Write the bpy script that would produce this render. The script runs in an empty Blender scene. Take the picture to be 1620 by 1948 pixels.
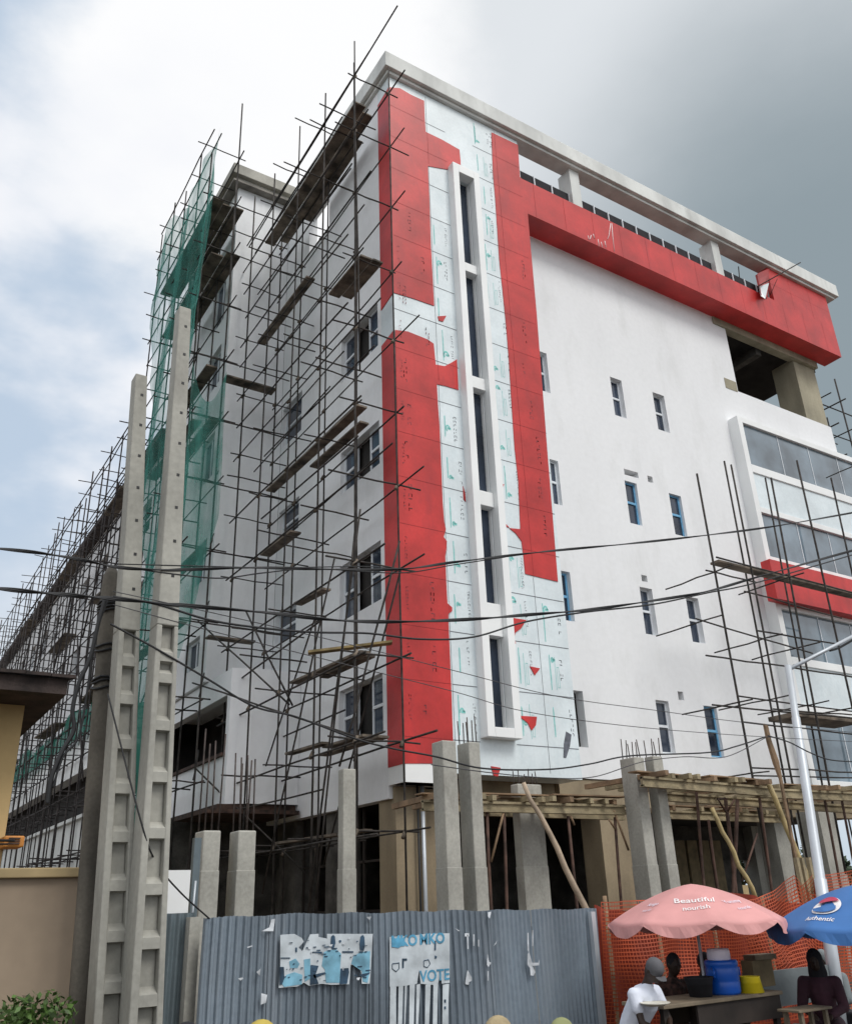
import bpy, math, random
from mathutils import Vector, Matrix, noise
random.seed(7)
R = math.radians
SC = bpy.context.scene
COL = SC.collection

# ------------------------------------------------------------------ camera
YAW, PIT, ROL, FPX = 0.57712753, 0.41948219, -0.03691716, 1666.326
CAMP = Vector((0, 0, 2.7))
_f = Vector((math.sin(YAW)*math.cos(PIT), math.cos(YAW)*math.cos(PIT), math.sin(PIT)))
_r = Vector((math.cos(YAW), -math.sin(YAW), 0)); _u = _r.cross(_f)
CR = math.cos(ROL)*_r + math.sin(ROL)*_u
CU = -math.sin(ROL)*_r + math.cos(ROL)*_u
cam = bpy.data.cameras.new('camera'); camo = bpy.data.objects.new('camera', cam); COL.objects.link(camo)
cam.sensor_fit = 'HORIZONTAL'; cam.sensor_width = 36; cam.lens = 36*FPX/1620
cam.clip_end = 3000; cam.clip_start = 0.1
camo.matrix_world = Matrix(((CR.x, CU.x, -_f.x, 0), (CR.y, CU.y, -_f.y, 0), (CR.z, CU.z, -_f.z, 2.7), (0, 0, 0, 1)))
SC.camera = camo
def ray(px, py):
    return CR*((px-810)/FPX) + CU*(-(py-974)/FPX) + _f
def on(px, py, ax, v):
    """point of the plane  axis ax = v  that the survey photo shows at (px, py)"""
    d = ray(px, py); t = (v-CAMP[ax])/d[ax]
    return CAMP + d*t

# ------------------------------------------------------------------ sky, sun, exposure
SUN_EL, SUN_AZ = 52, 165          # azimuth clockwise from +Y: behind the camera to the right
w = bpy.data.worlds.new('World'); SC.world = w; w.use_nodes = True
nt = w.node_tree; N = nt.nodes; L = nt.links; N.clear()
def nd(t, **k):
    n = N.new(t)
    for a, b in k.items(): setattr(n, a, b)
    return n
tc = nd('ShaderNodeTexCoord')
sky = nd('ShaderNodeTexSky', sky_type='NISHITA', sun_disc=False)
sky.sun_elevation = R(SUN_EL); sky.sun_rotation = R(SUN_AZ); sky.dust_density = 3
skm = nd('ShaderNodeMix', data_type='RGBA', blend_type='MULTIPLY'); skm.inputs[0].default_value = 1
skm.inputs[7].default_value = (.1, .1, .1, 1); L.new(sky.outputs[0], skm.inputs[6])
def dotnode(px, py, lo, hi, wob=.0, nz=None):
    v = ray(px, py).normalized()
    d = nd('ShaderNodeVectorMath', operation='DOT_PRODUCT'); L.new(tc.outputs['Generated'], d.inputs[0]); d.inputs[1].default_value = v
    src = d.outputs['Value']
    if nz is not None:
        m = nd('ShaderNodeMath', operation='MULTIPLY_ADD'); L.new(nz, m.inputs[0]); m.inputs[1].default_value = wob; L.new(src, m.inputs[2]); src = m.outputs[0]
    mr = nd('ShaderNodeMapRange', interpolation_type='SMOOTHSTEP'); L.new(src, mr.inputs[0])
    mr.inputs[1].default_value = lo; mr.inputs[2].default_value = hi
    return mr.outputs[0]
def cloudnoise(scale, detail, rough, off):
    mp = nd('ShaderNodeMapping'); L.new(tc.outputs['Generated'], mp.inputs[0]); mp.inputs['Location'].default_value = off; mp.inputs['Scale'].default_value = (1, 1, 1.9)
    n = nd('ShaderNodeTexNoise'); L.new(mp.outputs[0], n.inputs[0]); n.inputs['Scale'].default_value = scale; n.inputs['Detail'].default_value = detail; n.inputs['Roughness'].default_value = rough
    s = nd('ShaderNodeMath', operation='SUBTRACT'); L.new(n.outputs[0], s.inputs[0]); s.inputs[1].default_value = .5
    return s.outputs[0], n.outputs[0]
nzs, nzr = cloudnoise(3.2, 7, .55, (.3, 1.7, .4))
nzf, _x = cloudnoise(5.5, 5, .5, (4, 2, 1))
def mixc(fac, a, b):
    m = nd('ShaderNodeMix', data_type='RGBA')
    if isinstance(fac, float): m.inputs[0].default_value = fac
    else: L.new(fac, m.inputs[0])
    for i, c in ((6, a), (7, b)):
        if isinstance(c, tuple): m.inputs[i].default_value = (*c, 1)
        else: L.new(c, m.inputs[i])
    return m.outputs[2]
# grey-blue overcast, white bank of cloud behind the building, dark rain cloud to the right
base = mixc(dotnode(810, 700, .66, .80), (1.02, 1.03, 1.05), (.76, .79, .815))      # unseen sky behind the camera, brightened to lift the white walls
base = mixc(dotnode(-220, 260, .845, .935, .10, nzs), base, (.51, .615, .745))
bank = dotnode(540, 230, .966, .990, .07, nzs)
base = mixc(bank, base, (1.0, 1.0, 1.0))
puff = nd('ShaderNodeMapRange', interpolation_type='SMOOTHSTEP'); L.new(nzf, puff.inputs[0]); puff.inputs[1].default_value = -.12; puff.inputs[2].default_value = .20; puff.inputs[4].default_value = .95
pm = nd('ShaderNodeMath', operation='MULTIPLY'); L.new(puff.outputs[0], pm.inputs[0]); L.new(dotnode(90, 600, .935, .99, .05, nzs), pm.inputs[1])
base = mixc(pm.outputs[0], base, (.93, .94, .97))
base = mixc(dotnode(1680, 640, .895, 1.0, .035, nzs), base, (.27, .325, .35))
hz = nd('ShaderNodeMapRange'); sx = nd('ShaderNodeSeparateXYZ'); L.new(tc.outputs['Generated'], sx.inputs[0]); L.new(sx.outputs[2], hz.inputs[0]); hz.inputs[1].default_value = -.02; hz.inputs[2].default_value = .25
base = mixc(hz.outputs[0], (.56, .66, .76), base)
fin = mixc(.9, skm.outputs[2], base)
bg = nd('ShaderNodeBackground'); L.new(fin, bg.inputs[0]); bg.inputs[1].default_value = 1.0
wo = nd('ShaderNodeOutputWorld'); L.new(bg.outputs[0], wo.inputs[0])
sl = bpy.data.lights.new('sun', 'SUN'); sl.energy = 1.6; sl.angle = R(22); sl.color = (1, .97, .92)
so = bpy.data.objects.new('sun', sl); COL.objects.link(so)
sd = Vector((math.sin(R(SUN_AZ))*math.cos(R(SUN_EL)), math.cos(R(SUN_AZ))*math.cos(R(SUN_EL)), math.sin(R(SUN_EL))))
so.rotation_euler = sd.to_track_quat('Z', 'Y').to_euler(); so.location = (0, -10, 30)
vs = SC.view_settings; vs.view_transform = 'Standard'; vs.look = 'None'; vs.exposure = .12; vs.gamma = 1

# ------------------------------------------------------------------ materials
def mat(name, col, rough=.7, var=.12, scale=3., bump=.0, metal=0., streak=0., col2=None, fine=0., spec=.5, stain=None):
    m = bpy.data.materials.new(name); m.use_nodes = True
    t = m.node_tree; b = t.nodes['Principled BSDF']
    b.inputs['Roughness'].default_value = rough; b.inputs['Metallic'].default_value = metal
    b.inputs['Specular IOR Level'].default_value = spec
    tcn = t.nodes.new('ShaderNodeTexCoord')
    n = t.nodes.new('ShaderNodeTexNoise'); n.inputs['Scale'].default_value = scale; n.inputs['Detail'].default_value = 6
    if streak:
        mp = t.nodes.new('ShaderNodeMapping'); mp.inputs['Scale'].default_value = (1, 1, streak); t.links.new(tcn.outputs['Object'], mp.inputs[0]); t.links.new(mp.outputs[0], n.inputs[0])
    else: t.links.new(tcn.outputs['Object'], n.inputs[0])
    c2 = col2 or tuple(max(0, c*(1-var*2.2)) for c in col); c1 = tuple(min(1, c*(1+var)) for c in col)
    mr = t.nodes.new('ShaderNodeMapRange'); mr.inputs[1].default_value = .33; mr.inputs[2].default_value = .67; t.links.new(n.outputs[0], mr.inputs[0])
    mx = t.nodes.new('ShaderNodeMix'); mx.data_type = 'RGBA'; t.links.new(mr.outputs[0], mx.inputs[0])
    mx.inputs[6].default_value = (*c2, 1); mx.inputs[7].default_value = (*c1, 1)
    out = mx.outputs[2]
    if fine:
        n2 = t.nodes.new('ShaderNodeTexNoise'); n2.inputs['Scale'].default_value = scale*14; n2.inputs['Detail'].default_value = 3; t.links.new(tcn.outputs['Object'], n2.inputs[0])
        m2 = t.nodes.new('ShaderNodeMapRange'); m2.inputs[1].default_value = .3; m2.inputs[2].default_value = .7; m2.inputs[3].default_value = 1-fine; m2.inputs[4].default_value = 1+fine*.5
        t.links.new(n2.outputs[0], m2.inputs[0])
        mm = t.nodes.new('ShaderNodeVectorMath'); mm.operation = 'SCALE'; t.links.new(out, mm.inputs[0]); t.links.new(m2.outputs[0], mm.inputs['Scale']); out = mm.outputs[0]
    if stain:       # blotches of another colour with a shape of their own
        scol, ssc, lo, hi, amt, szs = stain
        mp2 = t.nodes.new('ShaderNodeMapping'); mp2.inputs['Scale'].default_value = (1, 1, szs); t.links.new(tcn.outputs['Object'], mp2.inputs[0])
        n4 = t.nodes.new('ShaderNodeTexNoise'); n4.inputs['Scale'].default_value = ssc; n4.inputs['Detail'].default_value = 9; n4.inputs['Roughness'].default_value = .65; t.links.new(mp2.outputs[0], n4.inputs[0])
        m4 = t.nodes.new('ShaderNodeMapRange'); m4.inputs[1].default_value = lo; m4.inputs[2].default_value = hi; m4.inputs[4].default_value = amt; t.links.new(n4.outputs[0], m4.inputs[0])
        x4 = t.nodes.new('ShaderNodeMix'); x4.data_type = 'RGBA'; t.links.new(m4.outputs[0], x4.inputs[0]); t.links.new(out, x4.inputs[6]); x4.inputs[7].default_value = (*scol, 1); out = x4.outputs[2]
    t.links.new(out, b.inputs['Base Color'])
    if bump:
        bp = t.nodes.new('ShaderNodeBump'); bp.inputs['Strength'].default_value = bump; bp.inputs['Distance'].default_value = .02
        n3 = t.nodes.new('ShaderNodeTexNoise'); n3.inputs['Scale'].default_value = scale*6; n3.inputs['Detail'].default_value = 5; t.links.new(tcn.outputs['Object'], n3.inputs[0])
        t.links.new(n3.outputs[0], bp.inputs['Height']); t.links.new(bp.outputs[0], b.inputs['Normal'])
    return m
def sheer(name, col, alpha, rough=.8):
    m = bpy.data.materials.new(name); m.use_nodes = True; t = m.node_tree; t.nodes.clear()
    tcn = t.nodes.new('ShaderNodeTexCoord'); n = t.nodes.new('ShaderNodeTexNoise'); n.inputs['Scale'].default_value = 2.2; n.inputs['Detail'].default_value = 8; n.inputs['Roughness'].default_value = .6
    mp = t.nodes.new('ShaderNodeMapping'); mp.inputs['Scale'].default_value = (1, 1, .22); mp.inputs['Rotation'].default_value = (.12, 0, 0); t.links.new(tcn.outputs['Object'], mp.inputs[0]); t.links.new(mp.outputs[0], n.inputs[0])
    mr = t.nodes.new('ShaderNodeMapRange'); mr.inputs[1].default_value = .3; mr.inputs[2].default_value = .7; mr.inputs[3].default_value = alpha-.28; mr.inputs[4].default_value = alpha+.3
    t.links.new(n.outputs[0], mr.inputs[0])
    tr = t.nodes.new('ShaderNodeBsdfTransparent'); d = t.nodes.new('ShaderNodeBsdfDiffuse'); d.inputs[0].default_value = (*col, 1)
    tl = t.nodes.new('ShaderNodeBsdfTranslucent'); tl.inputs[0].default_value = (*col, 1)
    a = t.nodes.new('ShaderNodeMixShader'); a.inputs[0].default_value = .5; t.links.new(d.outputs[0], a.inputs[1]); t.links.new(tl.outputs[0], a.inputs[2])
    x = t.nodes.new('ShaderNodeMixShader'); t.links.new(mr.outputs[0], x.inputs[0]); t.links.new(tr.outputs[0], x.inputs[1]); t.links.new(a.outputs[0], x.inputs[2])
    o = t.nodes.new('ShaderNodeOutputMaterial'); t.links.new(x.outputs[0], o.inputs[0])
    return m
M = {}
M['white'] = mat('white_render', (.80, .815, .83), .75, .02, .45, .12, streak=.5, fine=.03, stain=((.56, .57, .56), 1.1, .52, .78, .45, .35))
M['white2'] = mat('white_trim', (.84, .86, .86), .6, .03, .8, .05)
M['offwhite'] = mat('weathered_white', (.66, .68, .66), .75, .10, 1.2, .1, streak=.3, stain=((.35, .36, .34), 1.5, .55, .75, .5, .4))
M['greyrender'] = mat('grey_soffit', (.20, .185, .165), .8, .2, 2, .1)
M['towerroof'] = mat('stained_concrete_slab', (.36, .35, .31), .85, .2, 1.5, .15, streak=.4, fine=.1)
M['tan'] = mat('tan_render', (.33, .265, .175), .85, .14, 1.4, .15, streak=.4, fine=.08)
M['olive'] = mat('olive_render', (.36, .33, .24), .85, .14, 1.4, .15, streak=.4, fine=.08)
M['red'] = mat('red_composite_panel', (.55, .036, .034), .42, .14, .8, .05, fine=.06, spec=.35, stain=((.36, .03, .035), 1.6, .52, .68, .6, .3))
M['red_dark'] = mat('red_panel_side', (.42, .03, .03), .5, .15, .8, 0)
M['film'] = mat('protective_film', (.72, .80, .83), .42, .05, .9, .10, fine=.05, stain=((.52, .62, .66), 2.2, .5, .7, .5, .6))
M['teal'] = mat('teal_print', (.22, .62, .58), .6, .1, 8)
M['ink'] = mat('dark_print', (.12, .13, .16), .7, .2, 8)
M['redink'] = mat('dim_print', (.20, .03, .04), .6, .2, 8)
M['joint'] = mat('panel_joint', (.16, .17, .19), .8, .1, 8)
M['redjoint'] = mat('red_joint', (.25, .015, .02), .8, .1, 8)
M['dark'] = mat('unlit_room', (.028, .025, .023), .95, .3, 1.2, fine=.2)  # interior darkness put into the colour
M['block'] = mat('shaded_blockwork', (.10, .095, .085), .95, .3, 1.6, .3, fine=.2)  # dark tone also carries the shade on interior columns and beams
M['frame'] = mat('white_window_frame', (.72, .76, .8), .45, .04, 3)
M['bframe'] = mat('blue_film_frame', (.16, .42, .66), .45, .1, 6)
def glass(name, col, rough=.06, spec=.8):
    m = mat(name, col, rough, .25, .7, 0, spec=spec); return m
M['pane'] = glass('window_pane', (.028, .042, .07), .10, .6)  # opaque, its dark base carries the gloom of the room behind
M['bayglass'] = glass('bay_glass', (.16, .215, .26), .05, 1.0)
M['pipe'] = mat('weathered_scaffold_pole', (.042, .036, .032), .85, .35, 5, .2, fine=.2)
M['pipe2'] = mat('rusty_scaffold_pole', (.075, .042, .03), .85, .35, 5, .2, fine=.2)
M['rear_pipe'] = mat('old_scaffold_pole', (.05, .043, .042), .9, .3, 5)
M['plank'] = mat('scaffold_plank', (.16, .13, .10), .9, .35, 2.5, .3, streak=1, fine=.25)
M['plank2'] = mat('new_scaffold_plank', (.33, .25, .11), .8, .25, 2.5, .2, fine=.15)
M['rebar'] = mat('rebar_steel', (.06, .045, .04), .8, .3, 9)
M['conc'] = mat('raw_concrete', (.39, .385, .345), .88, .14, 1.6, .25, streak=.6, fine=.14, stain=((.20, .19, .165), 2.2, .54, .72, .6, .35))
M['conc2'] = mat('pole_concrete', (.38, .375, .335), .85, .12, 1.3, .2, streak=.5, fine=.12, stain=((.22, .21, .19), 2.5, .55, .72, .55, .3))
M['concold'] = mat('old_pole_concrete', (.135, .122, .10), .9, .3, 2.2, .3, streak=.4, fine=.15)
M['tim'] = mat('formwork_timber', (.36, .30, .185), .8, .2, 2.2, .2, fine=.2, stain=((.17, .13, .08), 3, .5, .66, .7, 1))
M['tim2'] = mat('raw_timber', (.30, .20, .12), .85, .25, 2.5, .25, fine=.15)
M['prop'] = mat('rusty_prop', (.10, .055, .04), .8, .3, 4, .2)
M['pole_wood'] = mat('peeled_pole_wood', (.42, .33, .24), .8, .2, 3, .25, fine=.1)
M['bamboo'] = mat('bamboo', (.46, .36, .17), .6, .18, 2.5, .15)
M['fence'] = mat('painted_corrugated_sheet', (.20, .245, .29), .5, .2, 1.2, .1, metal=.25, streak=.25, fine=.1, stain=((.27, .31, .35), 1.6, .56, .66, .55, .18))
M['fence2'] = mat('dull_corrugated_sheet', (.14, .18, .20), .55, .2, 1.2, .1, metal=.2, streak=.25, fine=.08)
M['scrape'] = mat('paper_remains', (.62, .66, .70), .8, .2, 8)
M['poster'] = mat('faded_poster_paper', (.56, .62, .66), .75, .14, 4, .1)
M['pblue'] = mat('poster_light_blue', (.20, .44, .58), .75, .2, 6)
M['pnavy'] = mat('poster_navy', (.03, .07, .12), .75, .3, 6)
M['pcyan'] = mat('poster_blue_letters', (.10, .36, .56), .75, .2, 6)
M['gnet'] = sheer('green_debris_net', (.10, .33, .28), .5)
M['gnet2'] = sheer('dense_green_net', (.07, .27, .21), .75)
M['onet'] = mat('orange_barrier_net', (.46, .075, .02), .6, .15, 2)
M['osheet'] = mat('shaded_red_tarpaulin', (.24, .028, .010), .8, .2, 1.3, .3)  # shade under the umbrellas is mixed into this red
M['pink'] = mat('faded_pink_canvas', (.66, .32, .31), .7, .08, 1.5, .05)
M['wtext'] = mat('white_lettering', (.82, .80, .80), .6, .05, 5)
M['blue'] = mat('blue_canvas', (.045, .16, .42), .6, .08, 1.5, .05)
M['logored'] = mat('logo_red', (.45, .04, .09), .6, .05, 5)
M['alu'] = mat('galvanised_pole', (.50, .54, .58), .45, .06, 2, metal=.3)
M['cream'] = mat('cream_house_paint', (.50, .36, .17), .85, .08, .7, .08, fine=.04)
M['cream2'] = mat('beige_wall_paint', (.30, .235, .17), .85, .10, .6, .1, streak=.5, fine=.05)
M['cap'] = mat('wall_cap', (.42, .32, .17), .85, .1, 2, .1)
M['tile'] = mat('dark_roof_tile', (.05, .036, .032), .9, .3, 3, .5, fine=.2)
M['orange'] = mat('orange_plastic', (.50, .20, .035), .6, .1, 4)
M['cable'] = mat('black_cable', (.012, .013, .015), .6, .1, 5)
M['wire'] = mat('thin_wire', (.06, .06, .065), .6, .1, 5)
M['skin'] = mat('dark_skin', (.035, .02, .014), .5, .1, 6, spec=.4)
M['shirt'] = mat('white_cotton', (.66, .70, .80), .85, .05, 4, .2)
M['cloth_dark'] = mat('black_cloth', (.015, .015, .02), .9, .2, 4, .2)
M['cloth_brown'] = mat('brown_print_cloth', (.07, .035, .028), .9, .5, 14, .2)
M['maroon'] = mat('maroon_cloth', (.06, .022, .035), .9, .2, 4, .2)
M['greycap'] = mat('grey_cap_cloth', (.10, .10, .11), .85, .1, 6)
M['khaki'] = mat('beige_straw', (.36, .29, .17), .85, .12, 12, .3)
M['yellow'] = mat('yellow_plastic', (.78, .62, .02), .4, .05, 4)
M['ycap'] = mat('yellow_cap_cloth', (.45, .35, .07), .8, .1, 6)
M['gcap'] = mat('green_cap_cloth', (.27, .29, .13), .8, .1, 6)
M['cooler'] = mat('blue_cooler_plastic', (.008, .10, .52), .3, .06, 4)
M['lilac'] = mat('milky_plastic', (.78, .72, .82), .35, .06, 4)
M['tabletop'] = mat('worn_table_wood', (.20, .16, .11), .7, .2, 3, .2)
M['tabledark'] = mat('dark_table_wood', (.03, .022, .018), .8, .2, 3)
M['carton'] = mat('brown_carton', (.24, .19, .11), .9, .15, 4)
M['plate'] = mat('enamel_plate', (.62, .60, .52), .35, .05, 4)
M['greycloth'] = mat('grey_tarpaulin', (.20, .23, .24), .8, .12, 2, .2)
M['leaf'] = mat('leaf', (.06, .12, .02), .6, .3, 9)
M['leaf2'] = mat('tree_leaf', (.025, .05, .018), .7, .3, 9)
M['bark'] = mat('bark', (.07, .05, .035), .9, .2, 6, .4)
M['ground'] = mat('packed_earth', (.16, .125, .095), .95, .2, .35, .3, fine=.15)
M['asphalt'] = mat('asphalt', (.05, .05, .05), .9, .2, .6, .2, fine=.2)

# ------------------------------------------------------------------ mesh helpers
WL = {}
class MB:
    def __init__(s): s.v = []; s.f = []; s.mi = []; s.sm = []; s.cur = 0
    def add(s, vs, fs, smooth=False):
        b = len(s.v); s.v += [Vector(v) for v in vs]
        for f in fs: s.f.append([b+i for i in f]); s.mi.append(s.cur); s.sm.append(smooth)
        return s
    def box(s, x0, x1, y0, y1, z0, z1):
        return s.add([(x0,y0,z0),(x1,y0,z0),(x1,y1,z0),(x0,y1,z0),(x0,y0,z1),(x1,y0,z1),(x1,y1,z1),(x0,y1,z1)],
                     [(0,3,2,1),(4,5,6,7),(0,1,5,4),(1,2,6,5),(2,3,7,6),(3,0,4,7)])
    def hexa(s, lo, hi):     # two quads, bottom then top, each counter-clockwise
        return s.add(list(lo)+list(hi), [(0,3,2,1),(4,5,6,7),(0,1,5,4),(1,2,6,5),(2,3,7,6),(3,0,4,7)])
    def prism(s, pts, off):
        n = len(pts); off = Vector(off); a = [Vector(p) for p in pts]; b = [p+off for p in a]
        return s.add(a+b, [tuple(range(n)), tuple(range(2*n-1, n-1, -1))]+[(i, i+n, (i+1) % n+n, (i+1) % n) for i in range(n)])
    def tube(s, p, q, r, r2=None, n=7, smooth=True):
        return s.path([p, q], [r, r if r2 is None else r2], n, smooth)
    def path(s, pts, rs, n=7, smooth=True):
        pts = [Vector(p) for p in pts]; m = len(pts)
        if not isinstance(rs, (list, tuple)): rs = [rs]*m
        vs = []; up = None
        for i, p in enumerate(pts):
            d = (pts[min(i+1, m-1)]-pts[max(i-1, 0)])
            if d.length < 1e-9: d = Vector((0, 0, 1))
            d.normalize()
            if up is None: up = Vector((0, 0, 1)) if abs(d.z) < .9 else Vector((0, 1, 0))
            a = d.cross(up).normalized(); b = a.cross(d).normalized(); up = b
            for k in range(n):
                t = 2*math.pi*k/n; vs.append(p+(a*math.cos(t)+b*math.sin(t))*rs[i])
        fs = [(i*n+k, i*n+(k+1) % n, (i+1)*n+(k+1) % n, (i+1)*n+k) for i in range(m-1) for k in range(n)]
        bse = len(s.v)
        s.add(vs, fs, smooth)
        s.f.append([bse+k for k in range(n)][::-1]); s.mi.append(s.cur); s.sm.append(False)
        s.f.append([bse+(m-1)*n+k for k in range(n)]); s.mi.append(s.cur); s.sm.append(False)
        return s
    def lathe(s, c, prof, n=24, smooth=True):      # prof: (radius, z)
        c = Vector(c); vs = []
        for r, z in prof:
            for k in range(n): t = 2*math.pi*k/n; vs.append(c+Vector((r*math.cos(t), r*math.sin(t), z)))
        fs = [(i*n+k, i*n+(k+1) % n, (i+1)*n+(k+1) % n, (i+1)*n+k) for i in range(len(prof)-1) for k in range(n)]
        return s.add(vs, fs, smooth)
    def ball(s, c, rx, ry=None, rz=None, n=12, rot=None):
        ry = rx if ry is None else ry; rz = rx if rz is None else rz; c = Vector(c); vs = []
        for i in range(n//2+1):
            a = math.pi*i/(n//2)
            for k in range(n):
                t = 2*math.pi*k/n; v = Vector((rx*max(math.sin(a), 1e-3)*math.cos(t), ry*max(math.sin(a), 1e-3)*math.sin(t), rz*math.cos(a)))
                if rot is not None: v = rot @ v
                vs.append(c+v)
        fs = [(i*n+k, (i+1)*n+k, (i+1)*n+(k+1) % n, i*n+(k+1) % n) for i in range(n//2) for k in range(n)]
        return s.add(vs, fs, True)
    def grid(s, fn, nu, nv, smooth=True):
        vs = [fn(i/nu, j/nv) for j in range(nv+1) for i in range(nu+1)]
        return s.add(vs, [(j*(nu+1)+i, j*(nu+1)+i+1, (j+1)*(nu+1)+i+1, (j+1)*(nu+1)+i) for j in range(nv) for i in range(nu)], smooth)
    def split(s, name, m, parent, bevel=0):     # one object for each box collected (8 corners, 6 faces each)
        for k in range(0, len(s.v), 8):
            b = MB(); b.v = s.v[k:k+8]; b.f = [[i-k for i in f] for f in s.f[k//8*6:k//8*6+6]]; b.mi = [0]*6; b.sm = [False]*6
            b.build(name, m, parent, bevel=bevel)
    def build(s, name, m, parent=None, loc=None, label=None, bevel=0):
        ms = m if isinstance(m, (list, tuple)) else [m]
        if loc is None:
            if parent is not None: loc = WL[parent.name]
            elif s.v:
                zs = min(v.z for v in s.v); cx = (min(v.x for v in s.v)+max(v.x for v in s.v))/2; cy = (min(v.y for v in s.v)+max(v.y for v in s.v))/2
                loc = Vector((cx, cy, zs))
            else: loc = Vector((0, 0, 0))
        loc = Vector(loc)
        me = bpy.data.meshes.new(name); me.from_pydata([v-loc for v in s.v], [], s.f)
        for x in ms: me.materials.append(M[x] if isinstance(x, str) else x)
        me.polygons.foreach_set('material_index', s.mi); me.polygons.foreach_set('use_smooth', s.sm); me.update()
        o = bpy.data.objects.new(name, me); COL.objects.link(o)
        if parent is not None:
            o.parent = parent; o.location = loc-WL[parent.name]
        else: o.location = loc
        WL[o.name] = loc
        if label: o['label'] = label
        if bevel:
            bm = o.modifiers.new('bevel', 'BEVEL'); bm.width = bevel; bm.segments = 2; bm.limit_method = 'ANGLE'
        return o
def tag(o, label, cat, group=None):
    o['label'] = label; o['category'] = cat
    if group: o['group'] = group
    return o
def thing(name, label, cat, loc, group=None):
    o = bpy.data.objects.new(name, None); COL.objects.link(o); o.location = loc; o.empty_display_size = .3
    WL[o.name] = Vector(loc); return tag(o, label, cat, group)
def struct(o): o['kind'] = 'structure'; return o
def catmull(P, k=8):
    P = [Vector(p) for p in P]; out = []
    for i in range(len(P)-1):
        a = P[max(i-1, 0)]; b = P[i]; c = P[i+1]; d = P[min(i+2, len(P)-1)]
        for j in range(k):
            t = j/k; out.append(.5*((2*b)+(c-a)*t+(2*a-5*b+4*c-d)*t*t+(3*b-3*c+d-a)*t**3))
    out.append(P[-1]); return out
def wall(mb, ax, c, u0, u1, z0, z1, holes, thick):
    """wall on the plane ax=c, its thickness running away from the viewer, with rectangular holes and reveals"""
    P = (lambda u, d, z: Vector((u, c+d, z))) if ax == 1 else (lambda u, d, z: Vector((c+d, u, z)))
    us = sorted({u0, u1, *[h[0] for h in holes], *[h[1] for h in holes]}); zs = sorted({z0, z1, *[h[2] for h in holes], *[h[3] for h in holes]})
    us = [u for u in us if u0 <= u <= u1]; zs = [z for z in zs if z0 <= z <= z1]
    ins = lambda u, z: any(h[0] < u < h[1] and h[2] < z < h[3] for h in holes)
    for a, b in zip(us, us[1:]):
        for e, g in zip(zs, zs[1:]):
            if ins((a+b)/2, (e+g)/2): continue
            for d in (0, thick): mb.add([P(a, d, e), P(b, d, e), P(b, d, g), P(a, d, g)], [(0, 1, 2, 3)])
    for h in list(holes)+[(u0, u1, z0, z1)]:
        a, b, e, g = h
        for p, q in (((a, e), (b, e)), ((b, e), (b, g)), ((b, g), (a, g)), ((a, g), (a, e))):
            mb.add([P(p[0], 0, p[1]), P(q[0], 0, q[1]), P(q[0], thick, q[1]), P(p[0], thick, p[1])], [(0, 1, 2, 3)])
    return mb
def textfaces(mb, s, fn, bold=0.0):
    cu = bpy.data.curves.new('lettering', 'FONT'); cu.body = s; cu.size = 1; cu.align_x = 'CENTER'; cu.align_y = 'CENTER'; cu.offset = bold; cu.resolution_u = 3
    o = bpy.data.objects.new('lettering', cu); me = bpy.data.meshes.new_from_object(o)
    mb.add([fn(v.co.x, v.co.y) for v in me.vertices], [tuple(p.vertices) for p in me.polygons])
    bpy.data.objects.remove(o); bpy.data.curves.remove(cu); bpy.data.meshes.remove(me)

# ------------------------------------------------------------------ the ground
g = MB(); g.add([(-600, -600, 0), (900, -600, 0), (900, 900, 0), (-600, 900, 0)], [(0, 1, 2, 3)])
struct(g.build('ground', 'ground', loc=(0, 0, 0)))
g = MB(); g.add([(-80, -6, .004), (120, -6, .004), (120, 6.2, .004), (-80, 6.2, .004)], [(0, 1, 2, 3)])
struct(g.build('road', 'asphalt', loc=(0, 0, 0)))
g = MB(); g.box(-80, 120, 6.2, 6.4, 0, .14); struct(g.build('kerb', 'conc', loc=(0, 6.2, 0)))

# ------------------------------------------------------------------ main building
B = thing('office_building', 'white and red office building under construction, its red cladding half covered by pale film', 'building', (9.65, 16, 0))
CX, FY, WY = 9.65, 16.0, 16.8
rows = [(16.5, 17.92), (12.8, 14.21), (9.4, 10.8), (6.12, 7.54)]
holesR, wins, vents = [], [], []
for i, (z0, z1) in enumerate(rows):
    for j, (x0, x1) in enumerate(((15.0, 15.54), (18.16, 18.66), (20.06, 20.6))):
        holesR.append((x0, x1, z0, z1)); wins.append((i, j, x0, x1, z0, z1))
for x0, x1, z0, z1 in ((18.2, 18.8, 14.42, 14.62), (19.2, 19.42, 14.4, 14.62), (18.3, 18.53, 10.99, 11.19), (19.09, 19.31, 7.62, 7.86)):
    holesR.append((x0, x1, z0, z1)); vents.append((x0, x1, z0, z1))
lw = [(16.85, 18.98, z0, z1) for z0, z1 in ((16.24, 17.65), (12.72, 13.97), (9.18, 10.66), (6.12, 7.45))]
lw2 = [(21.65, 23.1, z0, z1) for z0, z1 in ((16.05, 17.48), (12.8, 13.82), (9.6, 10.52))]
holesL = lw+lw2+[(19.9, 21.4, 22.7, 24.3)]
mb = MB()
wall(mb, 1, WY, 14.45, 24.7, 5.36, 22.42, holesR, .28)
wall(mb, 1, WY, 24.7, 30.2, 5.36, 19.35, [], .28)
wall(mb, 0, CX, 16.66, 23.2, 4.72, 25.40, holesL, .28)
mb.build('wall', 'white', B)
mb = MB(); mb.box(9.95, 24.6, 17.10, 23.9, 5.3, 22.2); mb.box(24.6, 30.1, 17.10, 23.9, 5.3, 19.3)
mb.split('shade_backing', 'dark', B)  # solid dark blocks standing in for the shaded rooms
mb = MB(); mb.box(9.93, 14.45, 16.1, 17.09, 5.25, 5.36)
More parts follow.
